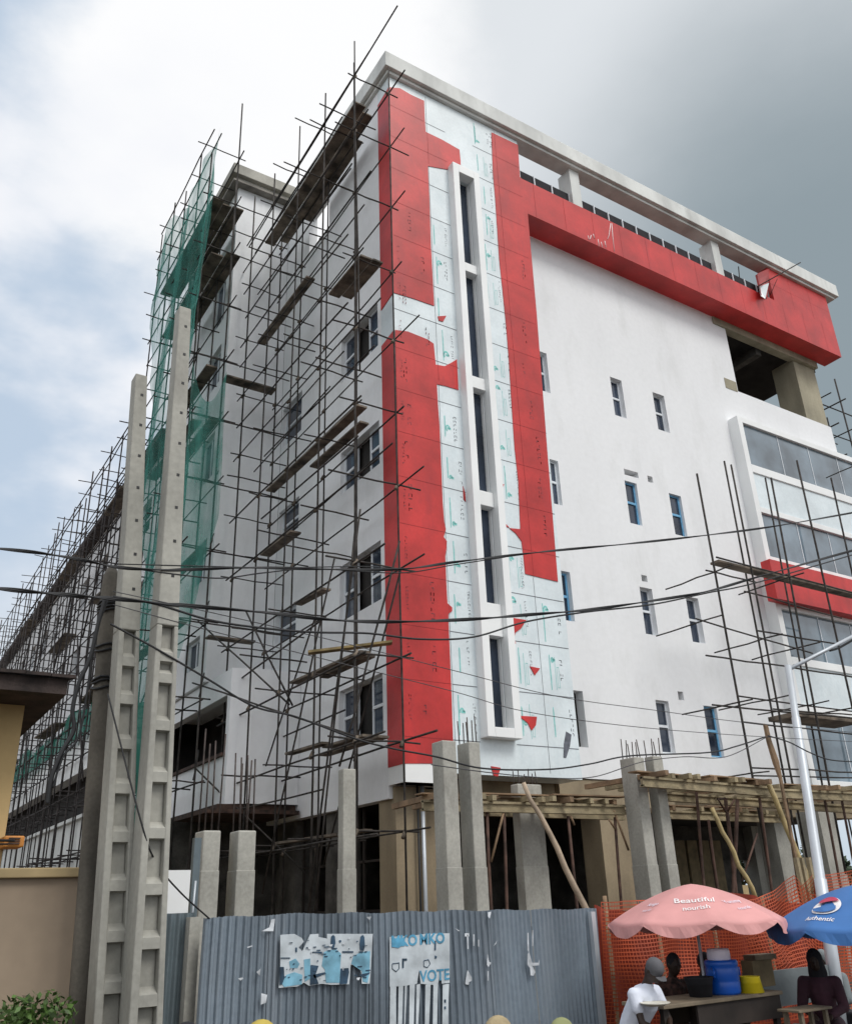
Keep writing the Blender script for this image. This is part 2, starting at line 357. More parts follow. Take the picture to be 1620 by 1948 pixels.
mb.box(9.93, 24.5, 17.082, 24, 22.21, 22.42); mb.box(24.61, 30.3, 17.09, 24, 19.3, 19.35); mb.split('floor_slab', 'greyrender', B)
mb = MB(); mb.box(24.51, 30.6, 17.082, 24, 22.195, 22.42); mb.box(9.66, 31, 17.36, 24, 4.95, 5.29); mb.split('ceiling', 'dark', B)  # both ceilings coloured dark for the shade inside
# open terrace at the top right
mb = MB(); mb.box(28.85, 30.2, 16.90, 17.9, 17.9, 22.19); mb.box(24.02, 30.25, 16.74, 17.05, 22.1, 22.40); mb.box(24.02, 24.66, 16.785, 17.06, 19.30, 19.72)
mb.split('terrace_column', 'olive', B)
mb = MB(); mb.box(24.7, 28.8, 19.8, 20.15, 21.8, 22.19); mb.box(24.7, 28.8, 22.6, 22.95, 21.8, 22.19); mb.box(26.8, 27.1, 17.1, 23.9, 21.85, 22.18)
mb.box(29.2, 30.1, 23.2, 23.9, 19.35, 22.19)
mb.split('terrace_beam', 'block', B)  # beams darkened to give the terrace opening its shade
mb = MB(); mb.box(24.62, 30.2, 23.91, 24.1, 19.35, 20.1); mb.box(24.62, 24.75, 17.11, 23.9, 19.36, 22.18); mb.split('terrace_wall', 'dark', B)
# ring beam and cornice
mb = MB()
mb.box(9.42, 31.5, 15.77, 16.5, 25.52, 26.12); mb.box(9.55, 31.35, 15.89, 16.42, 25.40, 25.52)
mb.box(9.42, 10.1, 16.5, 24.8, 25.52, 26.12); mb.box(9.55, 10.0, 16.42, 24.7, 25.402, 25.52)
mb.box(30.8, 31.5, 16.5, 24.2, 25.52, 26.12)
mb.split('cornice', 'offwhite', B, bevel=.02)
mb = MB()
for a, b in ((16.75, 17.17), (23.8, 24.22)): mb.box(a, b, 16.03, 16.6, 23.8, 25.40)
mb.split('roof_column', 'offwhite', B)
# cladding: film covered strip, deep red beam
mb = MB(); mb.box(CX, 9.95, FY, 16.655, 5.2, 25.39); mb.box(9.951, 11.85, FY, 16.79, 5.2, 25.39); mb.box(12.39, 14.5, FY, 16.79, 5.2, 25.39); mb.box(11.85, 12.39, FY, 16.79, 5.2, 6.18); mb.box(11.85, 12.39, FY, 16.79, 22.5, 25.39)
mb.build('cladding', 'film', B)
mb = MB(); mb.box(11.86, 12.38, 16.5, 16.7, 6.2, 22.45); mb.split('shade_backing', 'dark', B)  # dark block for the shade deep in the slot
mb = MB(); mb.box(CX+.02, 10.9, FY-.008, FY+.5, 4.98, 5.36); mb.box(9.642, 10.9, 16.03, 16.64, 4.98, 5.38); mb.build('skirting_band', 'white2', B)
mb = MB(); mb.box(14.502, 30.85, FY, 16.78, 22.4, 23.8); mb.box(27.05, 30.85, FY, 16.55, 23.8, 25.395)
mb.box(23.86, 23.99, 16.06, 16.5, 23.8, 24.5)
mb.build('red_beam', 'red', B)
def PF(px, py, y=FY): return on(px, py, 1, y)
def redpoly(pts, par=B):
    m_ = MB(); m_.prism([(q.x, FY-.02, q.z) for q in (PF(*p) for p in pts)], (0, .024, 0)); return m_.build('red_panel', 'red', par)
polyA = [(738,166),(760,168),(780,180),(806,192),(807,222),(809,251),(840,266),(873,285),(875,305),(876,332),(853,323),(813,316),(816,380),(819,470),(825,582),(785,568),(748,557)]
polyB = [(751,628),(775,631),(800,641),(812,646),(824,654),(826,675),(828,694),(845,697),(858,690),(868,684),(871,742),(848,735),(830,731),(832,770),(835,807),(838,880),(841,956),(844,993),(847,1007),(843,1022),(849,1030),(848,1045),(846,1059),(848,1110),(850,1148),(859,1156),(859,1163),(852,1168),(852,1185),(855,1250),(858,1330),(862,1453),(768,1453)]
polyC = [(934,252),(984,276),(988,337),(1001,350),(1003,410),(1020,600),(1040,860),(1060,1107),(998,1092),(995,1060),(991,1030),(980,1015),(968,1005),(989,1007),(985,915),(978,852),(972,763),(967,681),(962,620),(958,580),(949,494),(941,374),(937,330)]
for p in (polyA, polyB, polyC, [(946,918),(958,922),(952,935),(950,955),(954,990),(968,1004),(952,999)], [(963,1174),(1000,1180),(990,1196),(979,1204),(977,1214),(980,1224),(973,1234),(966,1216)],
          [(1007,1268),(1026,1272),(1016,1285)], [(985,1362),(1020,1364),(1018,1380),(1010,1390),(1003,1376)], [(933,1458),(951,1461),(946,1478),(938,1476)],
          [(832,602),(848,601),(842,612),(834,610)], [(880,925),(884,940),(885,955),(881,950)]):
    redpoly(p)
zt = PF(738, 166).z; zg1 = PF(748, 557).z; zg0 = PF(751, 628).z; zb = PF(768, 1453).z
for a, b in ((zg1, zt), (zb, zg0)):
    m_ = MB(); m_.prism([(CX-.02, FY-.018, a), (CX-.02, 16.64, a-.15 if a > 8 else a), (CX-.02, 16.64, b-.1 if b > 20 else b-.12), (CX-.02, FY-.018, b)], (.024, 0, 0)); m_.build('red_panel', 'red', B)
# joints and film printing
jt, rj, ti, ki, ri = MB(), MB(), MB(), MB(), MB()
Yq = FY-.004; Yr = FY-.0235
def q_(m_, x0, x1, z0, z1, y): m_.add([(x0, y, z0), (x1, y, z0), (x1, y, z1), (x0, y, z1)], [(0, 1, 2, 3)])
def clear_red(x, z):
    return any(inpoly(x, z, P) for P in RP)
def inpoly(x, z, P):
    c = False; n = len(P)
    for i in range(n):
        x1, z1 = P[i]; x2, z2 = P[i-1]
        if (z1 > z) != (z2 > z) and x < (x2-x1)*(z-z1)/(z2-z1)+x1: c = not c
    return c
RP = [[(PF(*p).x, PF(*p).z) for p in P] for P in (polyA, polyB, polyC)]
zz = [5.9+1.22*k for k in range(16)]
strips = [(10.95, 11.62), (12.64, 13.55), (13.55, 14.48), (9.67, 10.95)]
for z in zz:
    for x0, x1 in strips:
        n = 12
        for k in range(n):
            a = x0+(x1-x0)*k/n; b = x0+(x1-x0)*(k+1)/n
            if clear_red((a+b)/2, z): q_(rj, a, b, z-.004, z+.004, Yr)
            else: q_(jt, a, b, z-.010, z+.010, Yq)
for x in (10.95, 13.55):
    for k in range(80):
        z0 = 5.3+k*.25
        if z0 > 25.1: break
        if clear_red(x, z0+.12): q_(rj, x-.004, x+.004, z0, z0+.25, Yr)
        else: q_(jt, x-.006, x+.006, z0, z0+.25, Yq)
def glyphcol(m_, x, z0, z1, y, sz, gap=.4):
    z = z1
    while z > z0+sz:
        if random.random() > .12:
            for s in range(random.choice((2, 3, 3, 4))):
                if random.random() < .5: q_(m_, x+random.uniform(0, .7)*sz, x+sz*random.uniform(.75, 1), z-sz*random.uniform(.1, .3)-.0, z-sz*.05, y)
                else:
                    xx = x+random.choice((0, .8))*sz; q_(m_, xx, xx+.18*sz, z-sz*.85, z-sz*random.uniform(0, .3), y)
        z -= sz*(1+gap)
for z in zz+[24.2]:
    for si, (x0, x1) in enumerate(strips):
        xm = (x0+x1)/2
        isred = clear_red(xm, z+.6)
        if isred:
            if random.random() < .75 and z < 19.5:
                xx = x0+random.uniform(.15, .75)*(x1-x0); glyphcol(ri, xx, z+random.uniform(.05, .4), z+random.uniform(.8, 1.15), Yr, .10, .25)
            if si == 3 and z < 19: glyphcol(ri, x0+.12, z+.3, z+.9, Yr, .06)
            continue
        if z > 20.5 and random.random() < .4: continue
        xx = x0+random.uniform(.1, .35)*(x1-x0)
        if not clear_red(xx, z+.5):
            q_(ti, xx, xx+.024, z+random.uniform(.08, .3), z+random.uniform(.8, 1.1), Yq)
            q_(ti, xx+.03, xx+.034, z+.3, z+.85, Yq)
            if random.random() < .75:   # round logo blob with leg
                zc = z+random.uniform(.2, 1.0); k0 = random.uniform(.55, 1.15); k1 = random.randint(8, 13); c = [(xx+.1+.085*k0*math.cos(t*.5), zc+.12*k0*math.sin(t*.5)) for t in range(k1)]
                for k in range(k1-1):
                    (a, b), (c2, d) = c[k], c[k+1]; f = .55
                    ti.add([(a, Yq, b), (c2, Yq, d), (xx+.1+(c2-xx-.1)*f, Yq, zc+(d-zc)*f), (xx+.1+(a-xx-.1)*f, Yq, zc+(b-zc)*f)], [(0, 1, 2, 3)])
                q_(ti, xx+.08, xx+.19, zc-.03, zc+.03, Yq)
        xx = x0+random.uniform(.55, .82)*(x1-x0)
        if x1-x0 > .8 and random.random() < .6:
            x5 = x0+(x1-x0)*random.uniform(.4, .5)
            if not clear_red(x5, z+.4) and not clear_red(x5, z+.9): q_(ti, x5, x5+.012, z+.15, z+.95, Yq); q_(ti, x5+.05, x5+.12, z+.2, z+.212, Yq); q_(ti, x5+.05, x5+.12, z+.7, z+.712, Yq); q_(ti, x5+.05, x5+.058, z+.2, z+.7, Yq); q_(ti, x5+.112, x5+.12, z+.2, z+.7, Yq)
        if random.random() < .85 and not clear_red(xx, z+.5) and not clear_red(xx, z+.9): glyphcol(ki, xx, z+random.uniform(.1, .4), z+random.uniform(.8, 1.1), Yq, random.choice((.06, .085)), .3)
jt.build('panel_joints', 'joint', B); rj.build('red_panel_joints', 'redjoint', B)
ti.build('teal_film_printing', 'teal', B); ki.build('film_lettering', 'ink', B); ri.build('red_film_lettering', 'redink', B)
# joints on the red beam, chalk scribbles, a dark torn flap
mb = MB()
for x in [15.0+1.25*k for k in range(13)]: q_(mb, x-.004, x+.004, 22.41, 23.79, FY-.004)
for x in (28.3, 29.55): q_(mb, x-.004, x+.004, 23.8, 25.3, FY-.004)
q_(mb, 27.1, 30.8, 24.6, 24.607, FY-.004)
mb.build('beam_joints', 'redjoint', B)
mb = MB()
for P in ([(1163,425),(1165,450),(1168,478)], [(1161,425),(1158,447),(1155,455)], [(1118,448),(1119,455),(1122,454),(1124,447)], [(1128,445),(1130,453)], [(1137,455),(1139,468)], [(1143,460),(1145,470)], [(1150,458),(1152,470)]):
    mb.path([PF(*p, FY-.006) for p in P], .012, 5)
mb.build('chalk_scribble', 'wtext', B)
mb = MB(); P = [(1076,1392),(1086,1398),(1083,1420),(1076,1442),(1071,1441),(1072,1415)]; mb.prism([(q.x, FY-.012, q.z) for q in (PF(*p) for p in P)], (0, .01, 0)); mb.build('torn_film_flap', 'ink', B)
# broken panel near the roof end
mb = MB(); a = [PF(1440, 520, 15.9), PF(1463, 510, 15.97), PF(1459, 566, 15.97), PF(1447, 560, 15.75)]; mb.prism(a, (.05, .04, 0)); mb.build('bent_red_panel', 'red_dark', B)
mb = MB(); a = [PF(1443, 545, 15.85), PF(1462, 538, 15.6), PF(1455, 568, 15.7), PF(1446, 562, 15.8)]; mb.prism(a, (.02, .02, 0)); mb.build('bent_panel_lining', 'film', B)
mb = MB(); mb.tube(PF(1440, 545, 15.8), PF(1522, 499, 15.2), .022); mb.tube(PF(1464, 562, 15.9), PF(1478, 530, 15.5), .012); mb.tube(PF(1404, 507, 16.3), PF(1407, 540, 16.3), .02)
mb.build('roof_rod', 'pipe', B)
# railing behind the red parapet
for x0, x1 in ((14.5, 16.75), (17.2, 23.85), (24.25, 27.05)):
    m_ = MB(); m_.box(x0, x1, 16.22, 16.25, 23.81, 24.42); rl = m_.build('terrace_railing', 'cloth_dark', B)
    m_ = MB(); n = max(2, int((x1-x0)/.62))
    for k in range(n+1): xx = x0+(x1-x0)*k/n; m_.box(xx-.018, xx+.018, 16.17, 16.21, 23.81, 24.4)
    m_.box(x0, x1, 16.16, 16.2, 23.82, 23.86); m_.build('baluster', 'frame', rl)
# windows
def windowR(x0, x1, z0, z1, fm='frame', split=.5, y=WY+.14, empty=False):
    t = .055; m_ = MB(); zc = z0+(z1-z0)*split
    m_.box(x0, x0+t, y, y+.07, z0, z1); m_.box(x1-t, x1, y, y+.07, z0, z1)
    m_.box(x0+t, x1-t, y, y+.07, z0, z0+t); m_.box(x0+t, x1-t, y, y+.07, z1-t, z1); m_.box(x0+t, x1-t, y-.012, y+.06, zc-.035, zc+.035)
    f = m_.build('window', fm, B)
    m_ = MB(); m_.box(x0+t-.005, x1-t+.005, y+.03, y+.05, z0+t-.005, z1-t+.005); m_.split('pane', 'pane', f)
for i, j, x0, x1, z0, z1 in wins:
    if (i, j) == (3, 0): continue
    windowR(x0, x1, z0, z1, 'bframe' if (i, j) in ((1, 1), (1, 2), (2, 0), (3, 2)) else 'frame', .52, WY+(.10 if i % 2 else .15))
def windowL(y0, y1, z0, z1, openmid=True, x=CX+.13):
    w3 = (y1-y0)/3; t = .06; m_ = MB()
    segs = [(y0, y0+w3), (y1-w3, y1)] if openmid else [(y0, y1)]
    for a, b in segs:
        m_.box(x, x+.07, a, a+t, z0, z1); m_.box(x, x+.07, b-t, b, z0, z1); m_.box(x, x+.07, a+t, b-t, z0, z0+t); m_.box(x, x+.07, a+t, b-t, z1-t, z1)
        zc = (z0+z1)/2; m_.box(x-.012, x+.06, a+t, b-t, zc-.035, zc+.035)
    f = m_.build('window', 'frame', B)
    m_ = MB()
    for a, b in segs: m_.box(x+.03, x+.05, a+t-.004, b-t+.004, z0+t-.004, z1-t+.004)
    m_.split('pane', 'pane', f)
for h in lw: windowL(*h)
for h in lw2: windowL(*h, openmid=False)
# tall framed slot window
fx0, fx1, fz0, fz1 = 11.64, 12.6, 5.98, 22.78
m_ = MB(); t = .21; y0, y1 = 15.72, 16.3
m_.box(fx0, fx0+t, y0, FY+.02, fz0, fz1); m_.box(fx1-t, fx1, y0, FY+.02, fz0, fz1)
m_.box(fx0+t, fx1-t, y0, FY+.02, fz0, fz0+.22); m_.box(fx0+t, fx1-t, y0, FY+.02, fz1-.3, fz1)
for a, b in ((18.98, 19.28), (15.12, 15.48), (11.7, 12.1), (8.35, 9.15)): m_.box(fx0+t+.002, fx1-t-.002, y0+.16, FY+.16, a, b)
m_.box(fx1-t-.012, fx1-t+.02, FY+.021, FY+.16, 6.19, 22.49); m_.box(fx0+t-.02, fx0+t+.012, FY+.021, FY+.16, 6.19, 22.49)
sf = m_.build('slot_window', 'white2', B, bevel=.012)
m_ = MB()
for a, b in ((6.2, 8.35), (9.15, 11.7), (12.1, 15.12), (15.48, 18.98), (19.28, 22.48)): m_.box(fx0+t+.013, fx1-t-.013, 16.13, 16.145, a, b)
m_.split('pane', 'pane', sf)
# glazed bay on the right
by = 16.4; m_ = MB(); bx0, bx1 = 23.75, 33
m_.box(bx0, bx0+.25, by, WY+.02, 5.4, 17.87); m_.box(bx0+.25, bx1, by, WY+.02, 17.65, 17.87)
for a, b in ((15.72, 16.02), (14.22, 14.42), (12.35, 12.64), (10.85, 11.0), (9.05, 9.3), (7.6, 7.8), (5.4, 5.6)): m_.box(bx0+.25, bx1, by, WY+.02, a, b)
bay = m_.build('glazed_bay', 'white2', B, bevel=.01)
m_ = MB()
for a, b in ((16.02, 17.65), (12.64, 14.22), (9.3, 10.85), (5.6, 7.6)): m_.box(bx0+.25, bx1, by+.1, by+.14, a, b)
m_.split('bay_glass', 'bayglass', bay)
m_ = MB()
for a, b in ((16.02, 17.65), (12.64, 14.22), (9.3, 10.85), (5.6, 7.6)):
    for x in (25.95, 27.7, 29.45, 31.2): m_.box(x-.015, x+.015, by+.085, by+.098, a, b)
m_.split('mullion', 'frame', bay)
m_ = MB()
for a, b in ((14.42, 15.72), (7.8, 9.05)):
    m_.box(bx0+.25, bx1, by+.05, by+.3, a, b)
m_.split('spandrel', 'film', bay)
m_ = MB(); m_.box(23.4, bx1, by-.35, by-.002, 11.0, 12.32); m_.build('red_band', 'red', bay)
m_ = MB(); m_.box(30.2, 33, 16.9, 17.1, 5.4, 17.8); m_.box(30.2, 33, 16.805, 17, 17.4, 17.86); m_.split('bay_return_wall', 'white', B)
# ground floor: tan columns and beams, dark rooms
m_ = MB()
m_.box(11.3, 33, 17.0, 17.35, 4.62, 5.30); m_.box(14.5, 18.4, 16.84, 16.995, 4.66, 5.34); m_.box(18.4, 33, 16.84, 16.995, 5.0, 5.34); m_.box(9.95, 11.3, 17.3, 17.5, 4.62, 4.94)
m_.split('ground_floor_beam', 'tan', B)
cols = [(9.75, 10.5, 16.55, 17.25), (10.56, 11.3, 16.8, 17.3), (15.75, 16.95, 16.9, 17.6), (18.9, 19.3, 18.0, 18.4), (23.0, 23.6, 17.4, 18), (29.4, 30.0, 17.4, 18),
        (9.8, 10.4, 19.3, 19.9), (9.8, 10.4, 21.6, 22.6), (19.6, 20.2, 23.3, 23.9), (24, 24.6, 23.3, 23.9), (29.4, 30, 23.3, 23.9)]
for c in cols: m_ = MB(); m_.box(*c, 0, 4.96); m_.build('ground_floor_column', 'block' if c[2] > 19 and c[0] < 11 else 'tan' if c[0] < 17 else 'conc', B)  # columns on the left face coloured darker for the shadow they stand in
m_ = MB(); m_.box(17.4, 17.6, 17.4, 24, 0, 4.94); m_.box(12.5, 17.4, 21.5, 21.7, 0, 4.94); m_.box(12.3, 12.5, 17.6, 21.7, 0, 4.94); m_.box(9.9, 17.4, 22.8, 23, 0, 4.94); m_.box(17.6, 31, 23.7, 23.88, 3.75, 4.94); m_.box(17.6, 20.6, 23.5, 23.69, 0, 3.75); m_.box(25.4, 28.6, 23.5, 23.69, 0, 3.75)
m_.split('ground_floor_wall', 'block', B)  # back walls added so the rooms read dark against the sky
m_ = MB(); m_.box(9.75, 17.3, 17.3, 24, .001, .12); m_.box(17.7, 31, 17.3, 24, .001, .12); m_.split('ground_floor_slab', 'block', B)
m_ = MB()
for y in (18.4, 19.95, 20.75, 21.55): m_.box(10.0, 10.05, y, y+.05, .2, 4.7)
for z in (1.3, 2.55, 3.55): m_.box(10.0, 10.05, 17.4, 22.6, z, z+.05)
m_.build('shopfront_frame', 'tabledark', B)
m_ = MB(); q = PF(800, 1495, 16.5); m_.tube((q.x, 16.45, 0), (q.x, 16.45, 5.0), .045, n=10); m_.build('drain_pipe', 'alu', B)
m_ = MB(); m_.tube((q.x-.12, 16.45, 0), (q.x-.12, 16.45, 5.0), .025, n=8); m_.build('drain_pipe', 'cable', B)

# ------------------------------------------------------------------ tower and rear wing
T = thing('stair_tower', 'white stair tower with brown roof slab left of the main block, wrapped by green net', 'building', (8.6, 23.2, 0))
TX = 7.69
tw = []
for a, b in ((22.9, 20.9), (19.9, 18.4), (16.6, 15.0), (12.9, 11.6), (9.9, 9.0)): tw.append((23.85, 25.1, b, a))
mb = MB(); wall(mb, 0, TX, 23.2, 28.6, 8.42, 26.3, tw, .28); mb.box(TX+.002, 9.64, 23.195, 23.4, 8.422, 26.298)
mb.box(TX+.28, 10.2, 28.3, 28.58, 8.42, 26.3)
mb.build('wall', 'white', T)
mb = MB(); mb.box(TX+.5, 10.2, 23.45, 28.25, 8.42, 26.2); mb.split('shade_backing', 'dark', T)  # dark block in place of the tower's unlit rooms
mb = MB(); mb.box(TX-.35, 10.3, 22.85, 29, 26.42, 26.86); mb.box(TX-.18, 10.2, 23.02, 28.8, 26.2, 26.42); mb.build('roof_slab', 'towerroof', T, bevel=.02)
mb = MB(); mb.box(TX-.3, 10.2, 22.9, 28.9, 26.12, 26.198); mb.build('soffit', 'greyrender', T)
for h in tw:
    y0, y1, z0, z1 = h; m_ = MB(); x = TX+.14; t = .07
    m_.box(x, x+.07, y0, y0+t, z0, z1); m_.box(x, x+.07, y1-t, y1, z0, z1); m_.box(x, x+.07, (y0+y1)/2-.04, (y0+y1)/2+.04, z0, z1); m_.box(x-.01, x+.06, y0, y1, z0, z0+t); m_.box(x-.01, x+.06, y0, y1, z1-t, z1)
    f = m_.build('window', 'frame', T); m_ = MB(); m_.box(x+.03, x+.05, y0+t, y1-t, z0+t, z1-t); m_.split('pane', 'pane', f)
# projecting lower block
mb = MB(); wall(mb, 0, 7.8, 21.4, 34, 5.05, 8.4, [(21.62, 31, 6.3, 7.75)], .25)
mb.prism([(7.8, 21.4, 5.05), (7.8, 21.4, 8.4), (8.3, 21.2, 8.4), (8.3, 21.2, 5.05)], (.1, .2, 0))
mb.prism([(8.3, 21.2, 5.05), (8.3, 21.2, 8.4), (9.64, 21.2, 8.4), (9.64, 21.2, 5.05)], (0, .25, 0))
mb.box(8.06, 9.6, 23.2, 34, 8.3, 8.38); mb.add([(7.8, 21.4, 8.4), (8.3, 21.2, 8.4), (9.64, 21.2, 8.4), (9.64, 23.2, 8.4), (7.8, 23.2, 8.4)], [(0, 1, 2, 3, 4)])
mb.build('projecting_storey', 'white', T)
mb = MB(); mb.box(9.5, 9.6, 21.6, 34, 5.21, 8.3); mb.box(7.9, 9.6, 21.5, 34, 5.06, 5.2); mb.split('shade_backing', 'dark', T)  # opening lined near black for the shade within
mb = MB(); mb.box(7.72, 7.83, 21.62, 31, 6.22, 6.3); mb.box(7.6, 9.62, 21.3, 34, 4.9, 5.04); mb.box(7.2, 9.6, 21.0, 23.4, 4.8, 4.89); mb.build('rust_brown_edge', 'pipe2', T)
mb = MB(); mb.box(7.0, 10.2, 23.6, 23.75, 0, 4.88); mb.box(7.4, 7.5, 23.75, 34, 0, 4.88); mb.build('ground_floor_wall', 'block', T)  # added to close off bright gaps and keep the undercroft dark
W = thing('rear_wing', 'long white rear wing receding to the left behind dense scaffolding', 'building', (7.7, 50, 0))
rw = []
for k in range(13):
    y = 31+k*3.3
    for z0, z1 in ((15.9, 17.3), (12.5, 13.9), (9.3, 10.7)): rw.append((y, y+1.5, z0, z1))
mb = MB(); wall(mb, 0, TX+.05, 28.62, 75, 8.5, 18.7, rw, .25); mb.build('wall', 'white', W)
mb = MB(); mb.box(TX+.33, 9.5, 28.62, 75, .1, 18.6); mb.build('shade_backing', 'dark', W)  # one dark mass instead of shaded rooms behind the windows
mb = MB(); mb.box(TX-.45, 9.8, 28.65, 75.5, 18.7, 18.95); mb.build('roof', 'tile', W)
for h in rw[:24]:
    y0, y1, z0, z1 = h; m_ = MB(); x = TX+.17; t = .07
    m_.box(x, x+.06, y0, y0+t, z0, z1); m_.box(x, x+.06, y1-t, y1, z0, z1); m_.box(x-.01, x+.05, y0+t, y1-t, (z0+z1)/2-.04, (z0+z1)/2+.04)
    m_.build('window', 'frame', W)
mb = MB(); mb.box(7.25, TX+.04, 28.7, 75, 7.6, 8.75); mb.build('balcony_band', 'white2', W)
mb = MB(); wall(mb, 0, 7.3, 28.7, 75, 0.1, 5.85, [], .1); mb.box(7.15, 7.5, 28.7, 75, 5.85, 5.97); mb.build('lower_wall', 'offwhite', W)
m_ = MB()
for k in range(60): m_.box(7.0, 7.03, 28.8+k*.7, 28.83+k*.7, 8.5, 9.5)
m_.box(6.98, 7.05, 28.8, 74, 9.45, 9.5); m_.build('balcony_railing', 'pipe', W)

# ------------------------------------------------------------------ scaffolding
def pipejit(p, q, r, n=4, amp=.02):
    p = Vector(p); q = Vector(q); pts = []
    for i in range(n+1):
        t = i/n; v = p.lerp(q, t)
        if 0 < i < n: v = v+Vector((random.uniform(-amp, amp), random.uniform(-amp, amp), random.uniform(-amp, amp)))
        pts.append(v)
    return pts
def pipes(root, kind, segs, r, m, cap=96, n=6, amp=.018):
    segs = sorted(segs, key=lambda s: (Vector(s[0])-CAMP).length)
    for k, (p, q) in enumerate(segs[:cap]):
        m_ = MB(); m_.path(pipejit(p, q, r, amp=amp), r*random.uniform(.9, 1.12), n); m_.build(kind, m, root)
    if len(segs) > cap:
        m_ = MB()
        for p, q in segs[cap:]: m_.path(pipejit(p, q, r, 2, amp), r, 5)
        o = m_.build(kind, m, root); o['kind'] = 'stuff'
def planks(root, items, m='plank'):
    for (c0, c1, wdir, wd, th) in items:
        c0, c1 = Vector(c0), Vector(c1); wv = Vector(wdir).normalized()*wd; m_ = MB()
        m_.hexa([c0, c1, c1+wv, c0+wv], [c0+Vector((0, 0, th)), c1+Vector((0, 0, th)), c1+wv+Vector((0, 0, th)), c0+wv+Vector((0, 0, th))])
        m_.build('plank', m, root)
ru = random.uniform
S1 = thing('pole_scaffold', 'tall pole scaffold standing against the white left face beside the red corner', 'scaffold', (8.6, 19, 0))
Ys = [15.2, 17.15, 19.0, 20.85, 22.6]; Zs = [3.9, 5.6, 7.3, 9.25, 11.25, 13.15, 15.2, 17.3, 19.4, 21.55, 23.6]
tops_o = [25.2, 24.9, 25.35, 25.0, 25.4]; tops_i = [24.6, 24.2, 24.9, 24.0, 24.5]
up = [((8.1+ru(-.02, .02), y, 0), (8.1+ru(-.04, .04), y+ru(-.05, .05), tops_o[i])) for i, y in enumerate(Ys)]
up += [((9.15, y, 0), (9.15+ru(-.03, .03), y+ru(-.04, .04), tops_i[i])) for i, y in enumerate(Ys)]
up[0] = ((8.1, 15.2, 0), (8.06, 15.2, 24.1)); up.append(((8.17, 15.12, 14), (8.05, 15.15, 24.9)))
pipes(S1, 'upright', up, .024, 'pipe')
led = []
for k, z in enumerate(Zs):
    e = [.9, 1.2, .5, 1.3, 1.1, .35, 1.3, .5, .9, .8, .9][k]
    led.append(((9.15+.05, 15.2-e*ru(.6, 1), z+.06), (9.2, 22.9, z+ru(-.1, .1)))); led.append(((8.1-.05, 15.2-e, z-ru(0, .1)), (8.05, 23.0, z+ru(-.1, .1))))
led.append(((8.1, 12.9, 23.75), (8.05, 22.8, 23.3))); led.append(((8.1, 14.3, 14.15), (8.05, 20.5, 14.2))); led.append(((8.05, 15.3, 20.45), (8.05, 22.7, 20.3)))
led.append(((8.05, 16.6, 22.6), (8.05, 23.2, 22.5))); led.append(((8.1, 15.6, 16.2), (8.05, 22.9, 16.3)));led.append(((8.0, 14.9, 12.1), (8.05, 20.5, 12.3)))
for z0, z1 in zip(Zs, Zs[1:]):
    m = (z0+z1)/2
    if random.random() < .75: a = ru(15.0, 17); led.append(((8.05, a, m+ru(-.2, .2)), (8.05, ru(21, 23), m+ru(-.2, .2))))
    if random.random() < .5: led.append(((9.2, ru(15.3, 18), m+.3), (9.2, 22.8, m+ru(.1, .4))))
pipes(S1, 'ledger', led, .021, 'pipe')
tr = []
for z in Zs:
    for y in Ys: tr.append(((8.1-ru(.15, .7), y+.05, z+.05), (9.15+ru(.1, .75), y+.05, z+ru(0, .1))))
for y, z in ((16.2, 23.2), (17.9, 24.3), (19.5, 23.9), (18.1, 19.9), (20, 17.8), (16.1, 14.7), (21.8, 18.4), (21.9, 14.1), (17.6, 10.4), (20.1, 8.4)): tr.append(((7.5, y, z), (9.3, y, z)))
pipes(S1, 'transom', [t_ for t_ in tr if random.random() < .8], .019, 'pipe')
br = [((8.9, 22.5, 5), (8.3, 17.5, 8.8)), ((7.4, 22.5, 6.0), (9.1, 19.5, 3.4)), ((8.1, 17.2, 2.5), (8.1, 15.0, 10.4)), ((8.15, 17.0, 2.6), (8.15, 15.3, 10.2)), ((8.0, 19.3, 3.0), (8.0, 16.0, 9.6)), ((9.2, 18.8, 3.5), (9.2, 15.2, 9.3)), ((8.1, 15.9, 5.2), (9.0, 14.9, 9.8)),
      ((7.2, 22.6, 9.9), (8.1, 18.4, 6.9)), ((7.3, 23, 8.3), (8.1, 15.3, 5.7)), ((7.9, 20.9, 9.8), (8.4, 18.9, 7.0))]
pipes(S1, 'brace', br, .022, 'pipe')
for z in Zs:
    for x in (8.1, 9.15):
        for y in Ys:
            if random.random() < .7: m_ = MB(); m_.tube((x-.05, y, z-.07), (x+.04, y+.04, z+.08), .04, n=6); m_.build('rope_lashing', 'plank', S1)
PX = (1, 0, 0)
